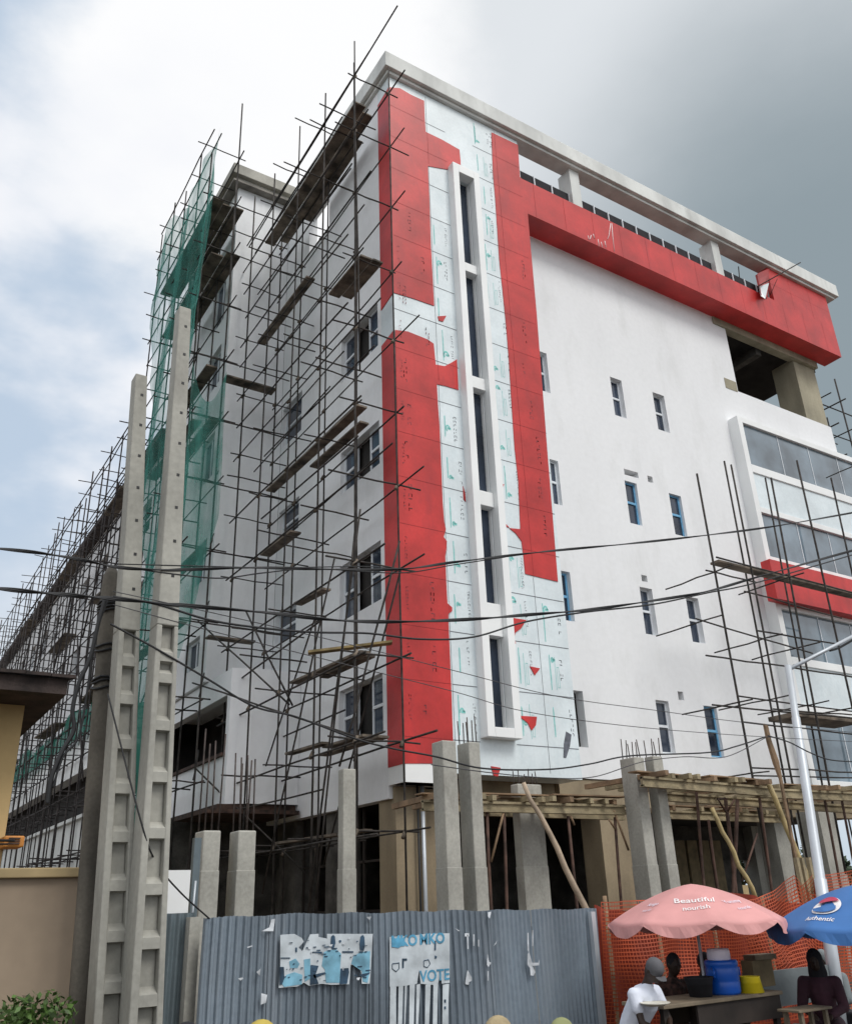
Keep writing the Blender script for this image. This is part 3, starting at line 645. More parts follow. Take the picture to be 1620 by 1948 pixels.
planks(S1, [((8.55, 16.05, 23.72), (8.5, 22.5, 23.45), PX, .34, .05), ((8.93, 16.3, 23.78), (8.9, 22.2, 23.5), PX, .3, .05), ((9.22, 17.3, 23.8), (9.2, 20.9, 23.55), PX, .25, .05),
            ((8.5, 19.0, 19.55), (8.5, 22.7, 19.5), PX, .28, .05), ((8.25, 15.2, 17.42), (8.25, 17.0, 17.45), PX, .32, .05), ((8.6, 15.2, 17.44), (8.6, 16.9, 17.46), PX, .28, .05),
            ((8.3, 15.5, 13.28), (8.3, 20.9, 13.35), PX, .26, .05), ((8.7, 16.1, 13.25), (8.7, 18.9, 13.3), PX, .24, .05), ((8.35, 17.3, 9.35), (8.35, 18.9, 9.45), PX, .22, .05),
            ((8.25, 19.0, 11.4), (8.25, 21.0, 11.45), PX, .3, .05), ((8.3, 15.4, 7.4), (8.3, 18.9, 7.5), PX, .24, .05), ((8.6, 15.7, 7.42), (8.6, 17.9, 7.45), PX, .22, .05),
            ((8.3, 15.3, 5.7), (8.3, 17.1, 5.75), PX, .25, .05), ((8.7, 15.4, 5.72), (8.7, 18.1, 5.75), PX, .25, .05), ((8.2, 16.9, 5.8), (8.2, 18.8, 5.85), PX, .2, .05),
            ((8.3, 15.3, 3.95), (8.3, 19.5, 4.0), PX, .2, .05), ((7.3, 21.9, 17.4), (8.9, 21.9, 17.4), (0, 1, 0), .4, .05), ((7.3, 21.9, 9.3), (8.6, 21.9, 9.3), (0, 1, 0), .3, .05)])
planks(S1, [((7.7, 16.6, 7.62), (8.95, 15.2, 7.64), (.1, .2, 0), .22, .05)], 'plank2')

S2 = thing('netted_scaffold', 'pole scaffold carrying the green net on the side of the stair tower', 'scaffold', (6.8, 25, 0))
Y2 = [21.9, 23.4, 24.9, 26.4, 27.9]; Z2 = [3.5+2.05*k for k in range(12)]
up = [((x, y, 0), (x+ru(-.05, .05), y+ru(-.05, .05), (26.9 if x < 7 else 25.4)+ru(-.6, .5)-(.9 if y < 22 and x < 7 else 0))) for x in (6.3, 7.2) for y in Y2]
up.append(((7.2, 21.95, 20), (7.24, 22.1, 28.9)))
pipes(S2, 'upright', up, .025, 'pipe')
led = [((x, 21.9-ru(.1, .8), z), (x, 28.2, z+ru(-.1, .1))) for x in (6.3, 7.2) for z in Z2]
led += [((6.3, 22, z+1), (6.3, 28, z+1.05)) for z in Z2[5:]]
pipes(S2, 'ledger', led, .021, 'pipe')
tr = [((6.3-ru(.1, .6), y, z+.05), (7.2+ru(.1, .5), y, z+.05)) for y in Y2 for z in Z2]
for z in Z2[3:11]: tr.append(((6.3-ru(.0, .3), 21.85, z), (9.3, 21.85, z-.05)))
pipes(S2, 'transom', tr, .02, 'pipe')
br = []
for k in range(0, 10, 1):
    a, b = ((21.9, 24.9) if k % 2 else (24.9, 21.9)); br.append(((6.35, a, Z2[k]), (6.35, b, Z2[k+1]))); br.append(((7.15, 21.9, Z2[k]+.1), (7.6, 23.0, Z2[k]+1.0)))
pipes(S2, 'brace', br, .019, 'pipe')
planks(S2, [((6.45, 22, 24.1), (6.45, 27.8, 24.1), PX, .38, .05), ((6.86, 22.2, 24.15), (6.86, 27.8, 24.15), PX, .3, .05), ((7.2, 22.2, 24.2), (7.2, 26.5, 24.2), PX, .38, .05),
            ((6.6, 22.2, 22.0), (6.6, 27.5, 22.0), PX, .4, .05), ((7.05, 22, 22.05), (7.05, 26.5, 22.05), PX, .45, .05), ((6.8, 22.4, 17.9), (6.8, 26.5, 17.9), PX, .35, .05),
            ((6.5, 22.4, 15.9), (6.5, 26.9, 15.9), PX, .3, .05), ((6.95, 22.2, 15.95), (6.95, 25.9, 15.95), PX, .3, .05), ((6.9, 22.3, 11.8), (6.9, 25.9, 11.8), PX, .3, .05), ((6.5, 22.3, 9.7), (6.5, 27, 9.7), PX, .3, .05)])
NT = thing('debris_net', 'torn green debris net hanging on the scaffold around the stair tower', 'net', (6.2, 25, 5))
def ynear(z): return 21.75+.1*math.sin(z*1.3)-max(0, min(.5, (z-17)*.1))
def yfar(z):
    ks = [(5, 23.2), (7, 24.0), (8, 24.4), (14, 25.6), (19, 26.5), (24, 27.4), (27, 28.3)]
    for (a, b), (c, d) in zip(ks, ks[1:]):
        if z <= c: return b+(d-b)*(z-a)/(c-a)
    return 28.3
def side(u, v):
    topz = 25.9+.5*math.cos(u*9)-.35*math.sin(u*3.1); z = 5+(topz-5)*v; y = ynear(z)+(yfar(z)-ynear(z))*u
    return Vector((6.16+.10*math.sin(y*2.1+z*.5)+.07*math.sin(z*1.1+y*6)+.05*abs(math.sin(y*4.2+.6*math.sin(z)))+.04*noise.noise((y*3, z*1.2, 0)), y, z+.12*math.sin(y*4.2)))
mb = MB(); mb.grid(side, 70, 120); mb.build('net_sheet', 'gnet', NT)
def front(u, v):
    z = 8.6+8.9*v-1.3*math.sin(u*math.pi)*v; x = 6.2+1.05*u*(.3+.7*min(1, v*2.2))
    return Vector((x, 21.72+.09*math.sin(x*7+z*.8), z))
mb = MB(); mb.grid(front, 14, 60); mb.build('net_sheet', 'gnet', NT)
def low(u, v): z = 2.5+5.2*v; y = 22+1.3*u; return Vector((6.1+.1*math.sin(y*5+z), y, z))
mb = MB(); mb.grid(low, 10, 30); mb.build('net_sheet', 'gnet2', NT, label='dense folded lower end of the net')

S3 = thing('long_scaffold', 'dense pole scaffold along the rear wing, fading away to the left', 'scaffold', (6.8, 45, 0))
Y3 = [29.4+1.42*k for k in range(24)]; Z3 = [2.6+1.85*k for k in range(10)]
up = [((x, y, 0), (x+ru(-.08, .08), y+ru(-.08, .08), (19.5 if x < 7 else 18.6)+ru(-.5, .7))) for x in (6.3, 7.15) for y in Y3]
pipes(S3, 'upright', up, .026, 'rear_pipe', amp=.03)
led = [((x, 28.6, z+ru(-.15, .15)), (x, 64, z+ru(-.15, .15))) for x in (6.3, 7.15) for z in Z3]
led += [((6.3, y0, z), (6.3, y0+7, z+.05)) for z in (13.2, 15, 17, 19.0, 11.1) for y0 in (29, 37, 46)]
pipes(S3, 'ledger', led, .023, 'rear_pipe', amp=.05)
tr = [((6.3-ru(.1, .7), y+ru(-.1, .1), z+ru(-.1, .1)), (7.15+ru(.0, .4), y, z)) for y in Y3 for z in Z3]
pipes(S3, 'transom', tr, .02, 'rear_pipe', cap=99)
br = [((6.25, 30+5*k, 5+ru(0, 2)), (6.25, 34+5*k, 11+ru(0, 3))) for k in range(6)]+[((6.25, 33+5*k, 12), (6.25, 30+5*k, 17)) for k in range(6)]
pipes(S3, 'brace', br, .03, 'rear_pipe')
planks(S3, [((6.4, 30+ru(0, 24), z), None, PX, .5, .06) for z in ()])
def strip(u, v): y = 29+32*u; return Vector((7.02+.06*math.sin(y*3+v*5), y, 8.8+(1.0+.35*math.sin(y*.9)*math.sin(y*.37))*v))
m_ = MB(); m_.grid(strip, 160, 6); m_.build('net_strip', 'gnet2', S3)
its = []
for z in (17.2, 13.5, 9.8):
    for y in (30, 38, 48):
        yy = y+ru(0, 2); its.append(((6.4+ru(0, .2), yy, z), (6.4+ru(0, .2), yy+ru(2.5, 4), z+ru(-.05, .1)), PX, .5, .06))
planks(S3, its)

S4 = thing('bay_scaffold', 'crooked pole scaffold in front of the glazed bay above the timber formwork', 'scaffold', (24, 15, 0))
up = []
for (a, b, y) in (((1325,901),(1425,1450),14.4), ((1377,877),(1486,1450),15.7), ((1390,884),(1499,1450),14.4), ((1455,909),(1555,1450),15.7), ((1466,909),(1568,1450),14.4), ((1515,876),(1608,1290),14.4), ((1580,909),(1660,1270),15.7)):
    P, Q = on(*a, 1, y), on(*b, 1, y); d = (P-Q)/(P.z-Q.z); up.append((Q+d*(3.0-Q.z) if Q.z > 3 else Q, P))
pipes(S4, 'upright', up, .028, 'pipe', amp=.012)
led = []
for a, b, y in (((1342,1085),(1438,1108),14.4), ((1362,1060),(1630,1130),14.5), ((1415,1125),(1600,1176),15.7), ((1323,1177),(1545,1243),14.4), ((1440,1200),(1590,1225),15.7), ((1342,1247),(1490,1267),14.4), ((1490,1267),(1630,1290),14.4), ((1402,1324),(1640,1356),15.7), ((1354,1341),(1640,1368),14.4),
                ((1415,1374),(1640,1399),14.4), ((1430,1461),(1640,1470),14.4), ((1430,1476),(1640,1480),15.2), ((1470,1349),(1640,1362),14.2)):
    led.append((on(*a, 1, y), on(*b, 1, y)))
pipes(S4, 'ledger', led, .023, 'pipe')
tr = []
for px, py in ((1360,1087),(1345,1180),(1400,1338),(1458,1215),(1470,1330),(1530,1230),(1545,1340),(1430,1473),(1500,1100),(1610,1350)):
    q = on(px, py, 1, 14.4); tr.append(((q.x, 13.9, q.z), (q.x+.02, 16.2, q.z+.05)))
q = on(1580, 905, 1, 15.7); tr.append(((q.x, 13.6, q.z), (q.x, 15.9, q.z)))
pipes(S4, 'transom', tr, .02, 'pipe')
a, b = on(1367, 1068, 1, 14.6), on(1635, 1134, 1, 14.6); planks(S4, [(a, b, (0, 1, 0), .3, .06)])
a, b = on(1515, 1362, 1, 14.6), on(1640, 1376, 1, 14.6); planks(S4, [(a, b, (0, 1, 0), .9, .12)])

S5 = thing('side_scaffold', 'pole scaffold rising along the far right end of the building', 'scaffold', (32, 20, 0))
up = [((x, y, 0), (x, y, 22.5+ru(-1.5, 1.5))) for x in (31.6, 32.6, 34.0, 35.4) for y in (18.2, 20.2, 22.2)]
pipes(S5, 'upright', up, .033, 'pipe')
pipes(S5, 'ledger', [((x, 17.2, z), (x, 23, z)) for x in (31.6, 32.6) for z in [10+1.45*k for k in range(9)]]+[((31, y, z), (36.5, y, z+.05)) for y in (18.2, 20.2) for z in [10.2+1.45*k for k in range(9)]], .028, 'pipe')

# ------------------------------------------------------------------ concrete columns with starter bars
def column(label, xl, xm, xr, ytop, Yf, bars=(), barh=.7, lean=0., group=None, zt=None):
    P = on(xm, ytop, 1, Yf); Q = on(xr, ytop, 1, Yf); S = on(xl, ytop, 0, P.x); z = zt or P.z; Yb = Yf+min(.5, max(.2, S.y-Yf))
    t = thing('concrete_column', label, 'column', ((P.x+Q.x)/2, (Yf+Yb)/2, 0), 'raw concrete columns with starter bars')
    m_ = MB(); zs = [0, 2.0, 3.25, z]; off = [0.0, .004, 0, .0]
    m_.hexa([(P.x, Yf, 0), (Q.x, Yf, 0), (Q.x, Yb, 0), (P.x, Yb, 0)], [(P.x+lean, Yf, z), (Q.x+lean, Yf, z), (Q.x+lean, Yb, z), (P.x+lean, Yb, z)])
    m_.build('shaft', 'conc', t, bevel=.018)
    m_ = MB(); zj = 2.7+.04*P.y; m_.box(P.x-.005, Q.x+.005, Yf-.005, Yb+.005, 0, zj); m_.build('lower_pour', 'conc', t, bevel=.01)
    for k, (fx, fy) in enumerate(bars):
        m_ = MB(); x = P.x+(Q.x-P.x)*fx; y = Yf+(Yb-Yf)*fy; m_.tube((x, y, z-.1), (x+ru(-.03, .03), y+ru(-.03, .03), z+barh*ru(.75, 1.15)), .011, n=5); m_.build('starter_bar', 'rebar', t)
    return t
b8 = [(.12, .15), (.5, .12), (.88, .15), (.12, .85), (.5, .85), (.88, .85)]
column('left one of the two tall raw concrete columns before the red corner', 820, 841, 867, 1408, 12.6, (), 0)
column('right one of the two tall raw concrete columns before the red corner, with starter bars on top', 868, 891, 912, 1411, 12.6, b8, .42)
column('wide raw concrete column behind the leaning peeled pole', 970, 984, 1029, 1491, 14.2, b8, .28)
column('left one of the paired concrete columns beside the timber formwork, crowned by starter bars', 1177, 1205, 1224, 1440, 12.9, b8, .35)
column('right one of the paired concrete columns beside the timber formwork, under its beam', 1224, 1241, 1259, 1438, 12.9, b8[:4], .35)
column('short concrete column nearest the ribbed poles, left one behind the fence', 371, 388, 421, 1580, 11.6, b8[:4], 1.3)
column('short concrete column right of its twin, between fence and dark shopfront', 437, 454, 488, 1580, 11.6, b8, 1.15)
column('slim pale concrete column standing under the left scaffold', 643, 653, 677, 1462, 14.0, (), 0)

# ------------------------------------------------------------------ timber formwork canopies and props
def beam(root, a, b, y, h, d, name='beam', m='tim'):
    P, Q = on(*a, 1, y), on(*b, 1, y); m_ = MB()
    m_.hexa([(P.x, y, P.z-h), (Q.x, y, Q.z-h), (Q.x, y+d, Q.z-h), (P.x, y+d, P.z-h)], [(P.x, y, P.z), (Q.x, y, Q.z), (Q.x, y+d, Q.z), (P.x, y+d, P.z)])
    # flanges of the timber I-beam
    m_.hexa([(P.x, y-.035, P.z-.03), (Q.x, y-.035, Q.z-.03), (Q.x, y+d+.03, Q.z-.03), (P.x, y+d+.03, P.z-.03)], [(P.x, y-.035, P.z+.012), (Q.x, y-.035, Q.z+.012), (Q.x, y+d+.03, Q.z+.012), (P.x, y+d+.03, P.z+.012)])
    m_.hexa([(P.x, y-.035, P.z-h-.012), (Q.x, y-.035, Q.z-h-.012), (Q.x, y+d+.03, Q.z-h-.012), (P.x, y+d+.03, P.z-h-.012)], [(P.x, y-.035, P.z-h+.03), (Q.x, y-.035, Q.z-h+.03), (Q.x, y+d+.03, Q.z-h+.03), (P.x, y+d+.03, P.z-h+.03)])
    m_.build(name, m, root); return P, Q
def joists(root, P, Q, y, n, dep=1.6):
    for k in range(n):
        t = (k+ru(.1, .9))/n; p = P.lerp(Q, t); m_ = MB(); l = ru(.02, .38); a = ru(-.4, .4)
        m_.hexa([(p.x, y-l, p.z+.014), (p.x+.09, y-l, p.z+.014), (p.x+.09+a, y+dep, p.z+.014), (p.x+a, y+dep, p.z+.014)],
                [(p.x, y-l, p.z+.11), (p.x+.09, y-l, p.z+.11), (p.x+.09+a, y+dep, p.z+.11), (p.x+a, y+dep, p.z+.11)]); m_.build('joist', random.choice(('tim', 'tim2')), root)
    for k in range(max(3, n//2)):
        t0 = k/max(3, n//2); p = P.lerp(Q, t0); q = P.lerp(Q, min(1, t0+ru(.3, .6))); yy = y-.15+ru(0, .5); z = .112+.03*(k % 2)+.002*k
        m_ = MB(); m_.hexa([(p.x, yy, p.z+z), (q.x, yy, q.z+z), (q.x, yy+.25, q.z+z), (p.x, yy+.25, p.z+z)], [(p.x, yy, p.z+z+.024), (q.x, yy, q.z+z+.024), (q.x, yy+.25, q.z+z+.024), (p.x, yy+.25, p.z+z+.024)])
        m_.build('deck_board', 'tim2', root)
def prop(root, a, b, y, r=.028, m='prop', y2=None, name='prop'):
    P, Q = on(*a, 1, y), on(*b, 1, y2 if y2 is not None else y); d = (Q-P)/(Q.z-P.z)
    m_ = MB(); m_.path(pipejit(P, P+d*(0.02-P.z), r, 5, .012), r, 8); m_.build(name, m, root)
K1 = thing('timber_formwork', 'low timber formwork beam and joists spanning behind the leaning peeled pole', 'formwork', on(1050, 1720, 1, 13.4)*1)
P, Q = beam(K1, (805, 1523), (1187, 1533), 13.4, .16, .06); joists(K1, P, Q, 13.4, 11)
beam(K1, (918, 1535), (1187, 1545), 14.9, .16, .06)
for a, b in (((926,1547),(934,1728)), ((958,1542),(965,1727)), ((1080,1553),(1098,1720)), ((1169,1555),(1180,1708))): prop(K1, a, b, 13.45)
for a, b in (((957,1547),(934,1640)), ((1085,1553),(1092,1570)), ((1167,1542),(1195,1618)), ((1158,1560),(1170,1578))):
    m_ = MB(); m_.tube(on(*a, 1, 13.4), on(*b, 1, 13.42), .022); m_.build('brace', 'tim2', K1)
K2 = thing('timber_formwork', 'large timber formwork deck on rusty props right of the paired columns', 'formwork', on(1400, 1720, 1, 12.6)*1)
P, Q = beam(K2, (1221, 1478), (1460, 1498), 12.45, .17, .06); joists(K2, P, Q, 12.45, 9, 2.0)
P, Q = beam(K2, (1440, 1500), (1700, 1512), 12.7, .17, .06); joists(K2, P, Q, 12.7, 9, 2.0)
beam(K2, (1268, 1508), (1640, 1535), 13.6, .16, .06); P, Q = beam(K2, (1272, 1543), (1480, 1552), 14.9, .16, .06); joists(K2, P, Q, 14.9, 7, .8)
for a, b, m, r in (((1324,1505),(1339,1682),'prop',.03), ((1347,1560),(1365,1690),'prop',.028), ((1379,1519),(1391,1624),'prop',.04), ((1402,1522),(1394,1699),'prop',.04), ((1443,1513),(1460,1632),'prop',.03), ((1568,1522),(1591,1647),'prop',.03), ((1600,1520),(1622,1640),'prop',.03), ((1493,1515),(1512,1640),'prop',.04)):
    prop(K2, a, b, 13.3, r, m)
for a, b in (((1379,1519),(1364,1521)), ((1366,1522),(1380,1545)), ((1396,1522),(1384,1543)), ((1440,1586),(1411,1676))): m_ = MB(); m_.tube(on(*a, 1, 13.2), on(*b, 1, 13.25), .022); m_.build('brace', 'prop', K2)
o = MB(); o.path(pipejit(on(995, 1489, 1, 13.1), on(1125, 1752, 1, 12.6), .05, 8, .02), [.04, .042, .045, .047, .05, .052, .055, .055, .058], 10); tag(o.build('wooden_pole', 'pole_wood'), 'peeled round wooden pole leaning from the wide concrete column down to the fence', 'pole')
o = MB(); o.path(pipejit(on(1462, 1493, 1, 12.3), on(1556, 1716, 1, 12.1), .05, 8, .015), .055, 10); tag(o.build('bamboo_pole', 'bamboo'), 'thick yellow bamboo pole leaning from the large formwork to the orange net', 'pole')
o = MB(); o.path(pipejit(on(1353, 1537, 1, 12.6), on(1438, 1712, 1, 12.4), .05, 8, .03), .045, 10); tag(o.build('bamboo_pole', 'bamboo'), 'thin crooked bamboo pole leaning behind the pink umbrella', 'pole')
# rooms and things seen through the ground floor on the right
m_ = MB(); 
for k in range(5): m_.box(24.2+.62*k, 24.7+.62*k, 23.0, 23.08, 2.2, 4.4)
tag(m_.build('board_stack', 'carton'), 'pale boards standing on end inside the ground floor at far right', 'boards')
m_ = MB(); m_.box(22.0, 22.7, 15.2, 15.9, 0, 4.6); tag(m_.build('concrete_pier', 'conc'), 'thick grey concrete pier behind the leaning bamboo pole', 'column')
# ------------------------------------------------------------------ ribbed concrete utility poles
def ribbed(label, tl, tr_, bl, br_, ytop, Y, nrec, y0rec, dy):
    T0, T1 = on(*tl, 1, Y), on(*tr_, 1, Y); B0, B1 = on(*bl, 1, Y), on(*br_, 1, Y); zt = (T0.z+T1.z)/2
    ext = lambda A, Bq: Bq+(Bq-A)*((Bq.z)/(A.z-Bq.z))
    G0, G1 = ext(T0, B0), ext(T1, B1)
    t = thing('utility_pole', label, 'utility pole', ((G0.x+G1.x)/2, Y+.12, 0), 'ribbed concrete utility poles')
    X0 = lambda z: G0.x+(T0.x-G0.x)*z/zt; X1 = lambda z: G1.x+(T1.x-G1.x)*z/zt; dep = lambda z: .34-.16*z/zt
    # hollow-faced shaft: flanges + web with rungs cast in
    zs = sorted(y0rec); m_ = MB(); ztop_rec = y0rec[-1][1]
    sb = lambda f0, f1, d0, d1, za, zb: m_.hexa([(X0(za)+(X1(za)-X0(za))*f0, Y+d0*dep(za), za), (X0(za)+(X1(za)-X0(za))*f1, Y+d0*dep(za), za), (X0(za)+(X1(za)-X0(za))*f1, Y+d1*dep(za), za), (X0(za)+(X1(za)-X0(za))*f0, Y+d1*dep(za), za)],
                                              [(X0(zb)+(X1(zb)-X0(zb))*f0, Y+d0*dep(zb), zb), (X0(zb)+(X1(zb)-X0(zb))*f1, Y+d0*dep(zb), zb), (X0(zb)+(X1(zb)-X0(zb))*f1, Y+d1*dep(zb), zb), (X0(zb)+(X1(zb)-X0(zb))*f0, Y+d1*dep(zb), zb)])
    sb(0, .26, 0, 1, 0, ztop_rec); sb(.80, 1, 0, 1, 0, ztop_rec); sb(.26, .80, .30, .62, 0, ztop_rec); sb(0, 1, 0, 1, ztop_rec, zt)
    m_.build('shaft', 'conc2', t, bevel=.012)
    for za, zb in y0rec:      # cast rungs between the recesses: flat front, sloping top and bottom
        r_ = MB(); xa = lambda f, z: X0(z)+(X1(z)-X0(z))*f
        h = .085; z0, z1 = za-h/2, za+h/2; d = .006
        v = [(xa(.27, z0), Y+.4*dep(z0), z0-.02), (xa(.79, z0), Y+.4*dep(z0), z0-.02), (xa(.79, z1), Y+.4*dep(z1), z1+.075), (xa(.27, z1), Y+.4*dep(z1), z1+.075),
             (xa(.25, z0), Y+d, z0), (xa(.81, z0), Y+d, z0), (xa(.81, z1), Y+d, z1), (xa(.25, z1), Y+d, z1), ]
        r_.add(v, [(4, 5, 6, 7), (0, 1, 5, 4), (7, 6, 2, 3), (0, 4, 7, 3), (5, 1, 2, 6), (3, 2, 1, 0)]); r_.build('rung', 'conc2', t)
    m_ = MB(); z = zt-.25
    while z > ztop_rec+.15:
        x = X0(z)+(X1(z)-X0(z))*.6; m_.box(x-.014, x+.014, Y-.004, Y+.02, z-.014, z+.014); z -= .36
    m_.build('bolt_hole', 'cable', t); return t
def recs(pxs, Y): return [(on(px, py, 1, Y).z, on(px, py-60, 1, Y).z) for px, py in sorted(pxs, key=lambda p: -p[1])]
ribbed('taller ribbed concrete utility pole, standing right of the shorter one', (342, 580), (364, 588), (245, 1948), (310, 1948), 580, 8.0, 9, recs([(324, 1250), (316, 1290), (312, 1380), (306, 1478), (300, 1585), (294, 1692), (286, 1795), (279, 1905)], 8.0), 0)
ribbed('shorter ribbed concrete utility pole, left of the taller ribbed one', (258, 712), (281, 712), (178, 1948), (245, 1948), 708, 8.3, 9, recs([(244, 1258), (243, 1330), (238, 1415), (235, 1500), (230, 1592), (224, 1685), (218, 1782), (212, 1880)], 8.3), 0)
t = thing('utility_pole', 'old dark weathered concrete pole wrapped with cables at the left', 'utility pole', (2.05, 8.9, 0))
q0, q1 = on(150, 1948, 1, 8.8), on(213, 1080, 1, 8.8); q0 = q0+(q0-q1)*(q0.z/(q1.z-q0.z))
m_ = MB(); m_.path([q0, q0.lerp(q1, .4), q0.lerp(q1, .7), q0.lerp(q1, .96), q0.lerp(q1, .985), q1], [.108, .10, .094, .09, .08, .04], 12); m_.build('shaft', 'concold', t)
m_ = MB()
for a in (.92, .925, .93, .935, .80, .805, .79, .86, .852): q = q0.lerp(q1, a); m_.path([q+Vector((.108*math.cos(k*.6), .108*math.sin(k*.6), .02*math.sin(k*1.3+a*99))) for k in range(12)], .012, 5)
m_.build('cable_wrap', 'cable', t)
m_ = MB(); q = q0.lerp(q1, .80)+Vector((.16, -.02, 0)); m_.box(q.x-.03, q.x+.05, q.y-.05, q.y+.05, q.z-.08, q.z+.16); m_.build('cable_clamp', 'cable', t)
m_ = MB(); q = q0.lerp(q1, .26); m_.path([q+Vector((-.0, 0, -.12)), q, q+Vector((0, 0, .3))], [.112, .113, .110], 12); m_.build('rusty_patch', 'pipe2', t)

# ------------------------------------------------------------------ cables
def cable(label, pts, r=.014, m='cable', twist=0, Y=8.0):
    P = catmull([on(p[0], p[1], 1, p[2] if len(p) > 2 else Y) for p in pts]); m_ = MB(); m_.path(P, r, 6)
    if twist:
        for ph in (0, math.pi):
            m_.path([p+Vector((0, math.cos(k*.33+ph), math.sin(k*.33+ph)))*r*1.3 for k, p in enumerate(P)], r*.8, 5)
    tag(m_.build('cable', m), label, 'cable', 'overhead cables')
cable('twisted black cable, upper one crossing the red panels in front of the tall slot window', [(-20,1042),(75,1052),(160,1066),(230,1080),(330,1084),(480,1080),(620,1083),(760,1083),(860,1070),(960,1058),(1060,1047),(1200,1034),(1345,1018),(1480,1000),(1640,972)], .0085, twist=1)
cable('thick black cable, lower one sagging across the whole facade', [(-20,1118),(60,1126),(140,1133),(215,1139),(330,1150),(500,1165),(640,1180),(760,1183),(900,1178),(1000,1170),(1120,1160),(1240,1143),(1345,1125),(1450,1095),(1640,1042)], .0105, twist=1)
cable('black cable sagging just under the thick lower cable', [(215,1135),(300,1150),(400,1180),(500,1195),(600,1203),(700,1205),(800,1216),(900,1212),(1000,1183),(1110,1165),(1240,1150),(1345,1128),(1440,1108),(1640,1050)], .0115)
cable('thin wire running just below the upper twisted cable', [(230,1078),(330,1092),(420,1100),(500,1090),(600,1082),(760,1090),(860,1075),(960,1060)], .007)
cable('straight thin wire between the ribbed poles and the red corner', [(225,1073),(380,1077),(520,1080),(700,1078),(760,1086)], .006)
cable('black cable slanting from the old pole down to the column tops', [(210,1187),(300,1236),(400,1295),(483,1344),(563,1364),(677,1406),(750,1425),(830,1440),(918,1462),(1040,1464),(1120,1454),(1200,1438),(1345,1432),(1400,1420),(1455,1402)], .010)
cable('thin wire sagging below the column tops', [(820,1455),(930,1470),(1040,1480),(1130,1478),(1220,1450),(1300,1440),(1380,1440),(1455,1404)], .006, 'wire')
cable('thin wire crossing low in front of the white wall', [(215,1125),(400,1165),(640,1220),(860,1275),(1060,1325),(1250,1352),(1420,1375),(1640,1395)], .0045, 'wire')
cable('lowest thin wire in front of the white wall', [(215,1150),(400,1200),(640,1260),(860,1315),(1000,1354),(1200,1382),(1420,1400),(1640,1412)], .0045, 'wire')
cable('thin wire hanging from the taller ribbed pole to the short columns', [(205,1320,8.2),(270,1570,8.0),(300,1645,8.2),(345,1700,9),(398,1748,9.6)], .008)
cable('black cable from the street lamp arm toward the upper right', [(1578,1238,8.5),(1600,1230,8.5),(1650,1200,8.5)], .02)
cable('pair of sagging cables right of the street lamp', [(1460,1400),(1500,1412),(1540,1432),(1580,1446),(1640,1450)], .009)
cable('thick black cable drooping down the old weathered pole', [(200,1140,8.6),(186,1190,8.6),(172,1250,8.6),(150,1300,8.6),(138,1350,8.6),(140,1390,8.6),(118,1430,8.6),(98,1480,8.6),(90,1530,8.6)], .02)
cable('thin black cable hanging left of the old weathered pole', [(205,1140,8.6),(178,1220,8.6),(168,1300,8.6),(150,1400,8.6),(120,1440,8.6),(100,1500,8.6)], .01)

# ------------------------------------------------------------------ street lamp and stub pole
LP = thing('street_lamp', 'light grey tubular street lamp with a single arm, behind the blue umbrella', 'street lamp', (12.2, 8.6, 0))
a, b = on(1498, 1266, 1, 8.6), on(1562, 1690, 1, 8.6); b = b+(b-a)*(b.z/(a.z-b.z)) if a.z != b.z else b
m_ = MB(); m_.path([b, b.lerp(a, .47), b.lerp(a, .471), b.lerp(a, .86), b.lerp(a, .861), a], [.095, .086, .072, .064, .055, .053], 14); m_.build('pole', 'alu', LP)
m_ = MB(); m_.tube(on(1503, 1272, 1, 8.58), on(1650, 1196, 1, 8.4), .03, n=10); m_.build('arm', 'alu', LP)
m_ = MB(); q = on(1660, 1190, 1, 8.4); m_.hexa([(q.x-.1, q.y-.1, q.z-.1), (q.x+.6, q.y-.1, q.z-.02), (q.x+.6, q.y+.12, q.z-.02), (q.x-.1, q.y+.12, q.z-.1)], [(q.x-.1, q.y-.06, q.z+.05), (q.x+.6, q.y-.06, q.z+.1), (q.x+.6, q.y+.08, q.z+.1), (q.x-.1, q.y+.08, q.z+.05)]); m_.build('lamp_head', 'alu', LP)
t = thing('wooden_post', 'short splintered wooden post carrying cables before the glazed bay', 'post', on(1480, 1700, 1, 12))
m_ = MB(); pts = [on(x, y, 1, 12) for x, y in ((1452, 1378), (1456, 1382), (1462, 1410), (1475, 1450), (1484, 1482))]; m_.path(pts+[Vector((pts[-1].x, 12, .0))], [.02, .055, .06, .075, .04, .04], 6, False); m_.build('shaft', 'tim2', t)

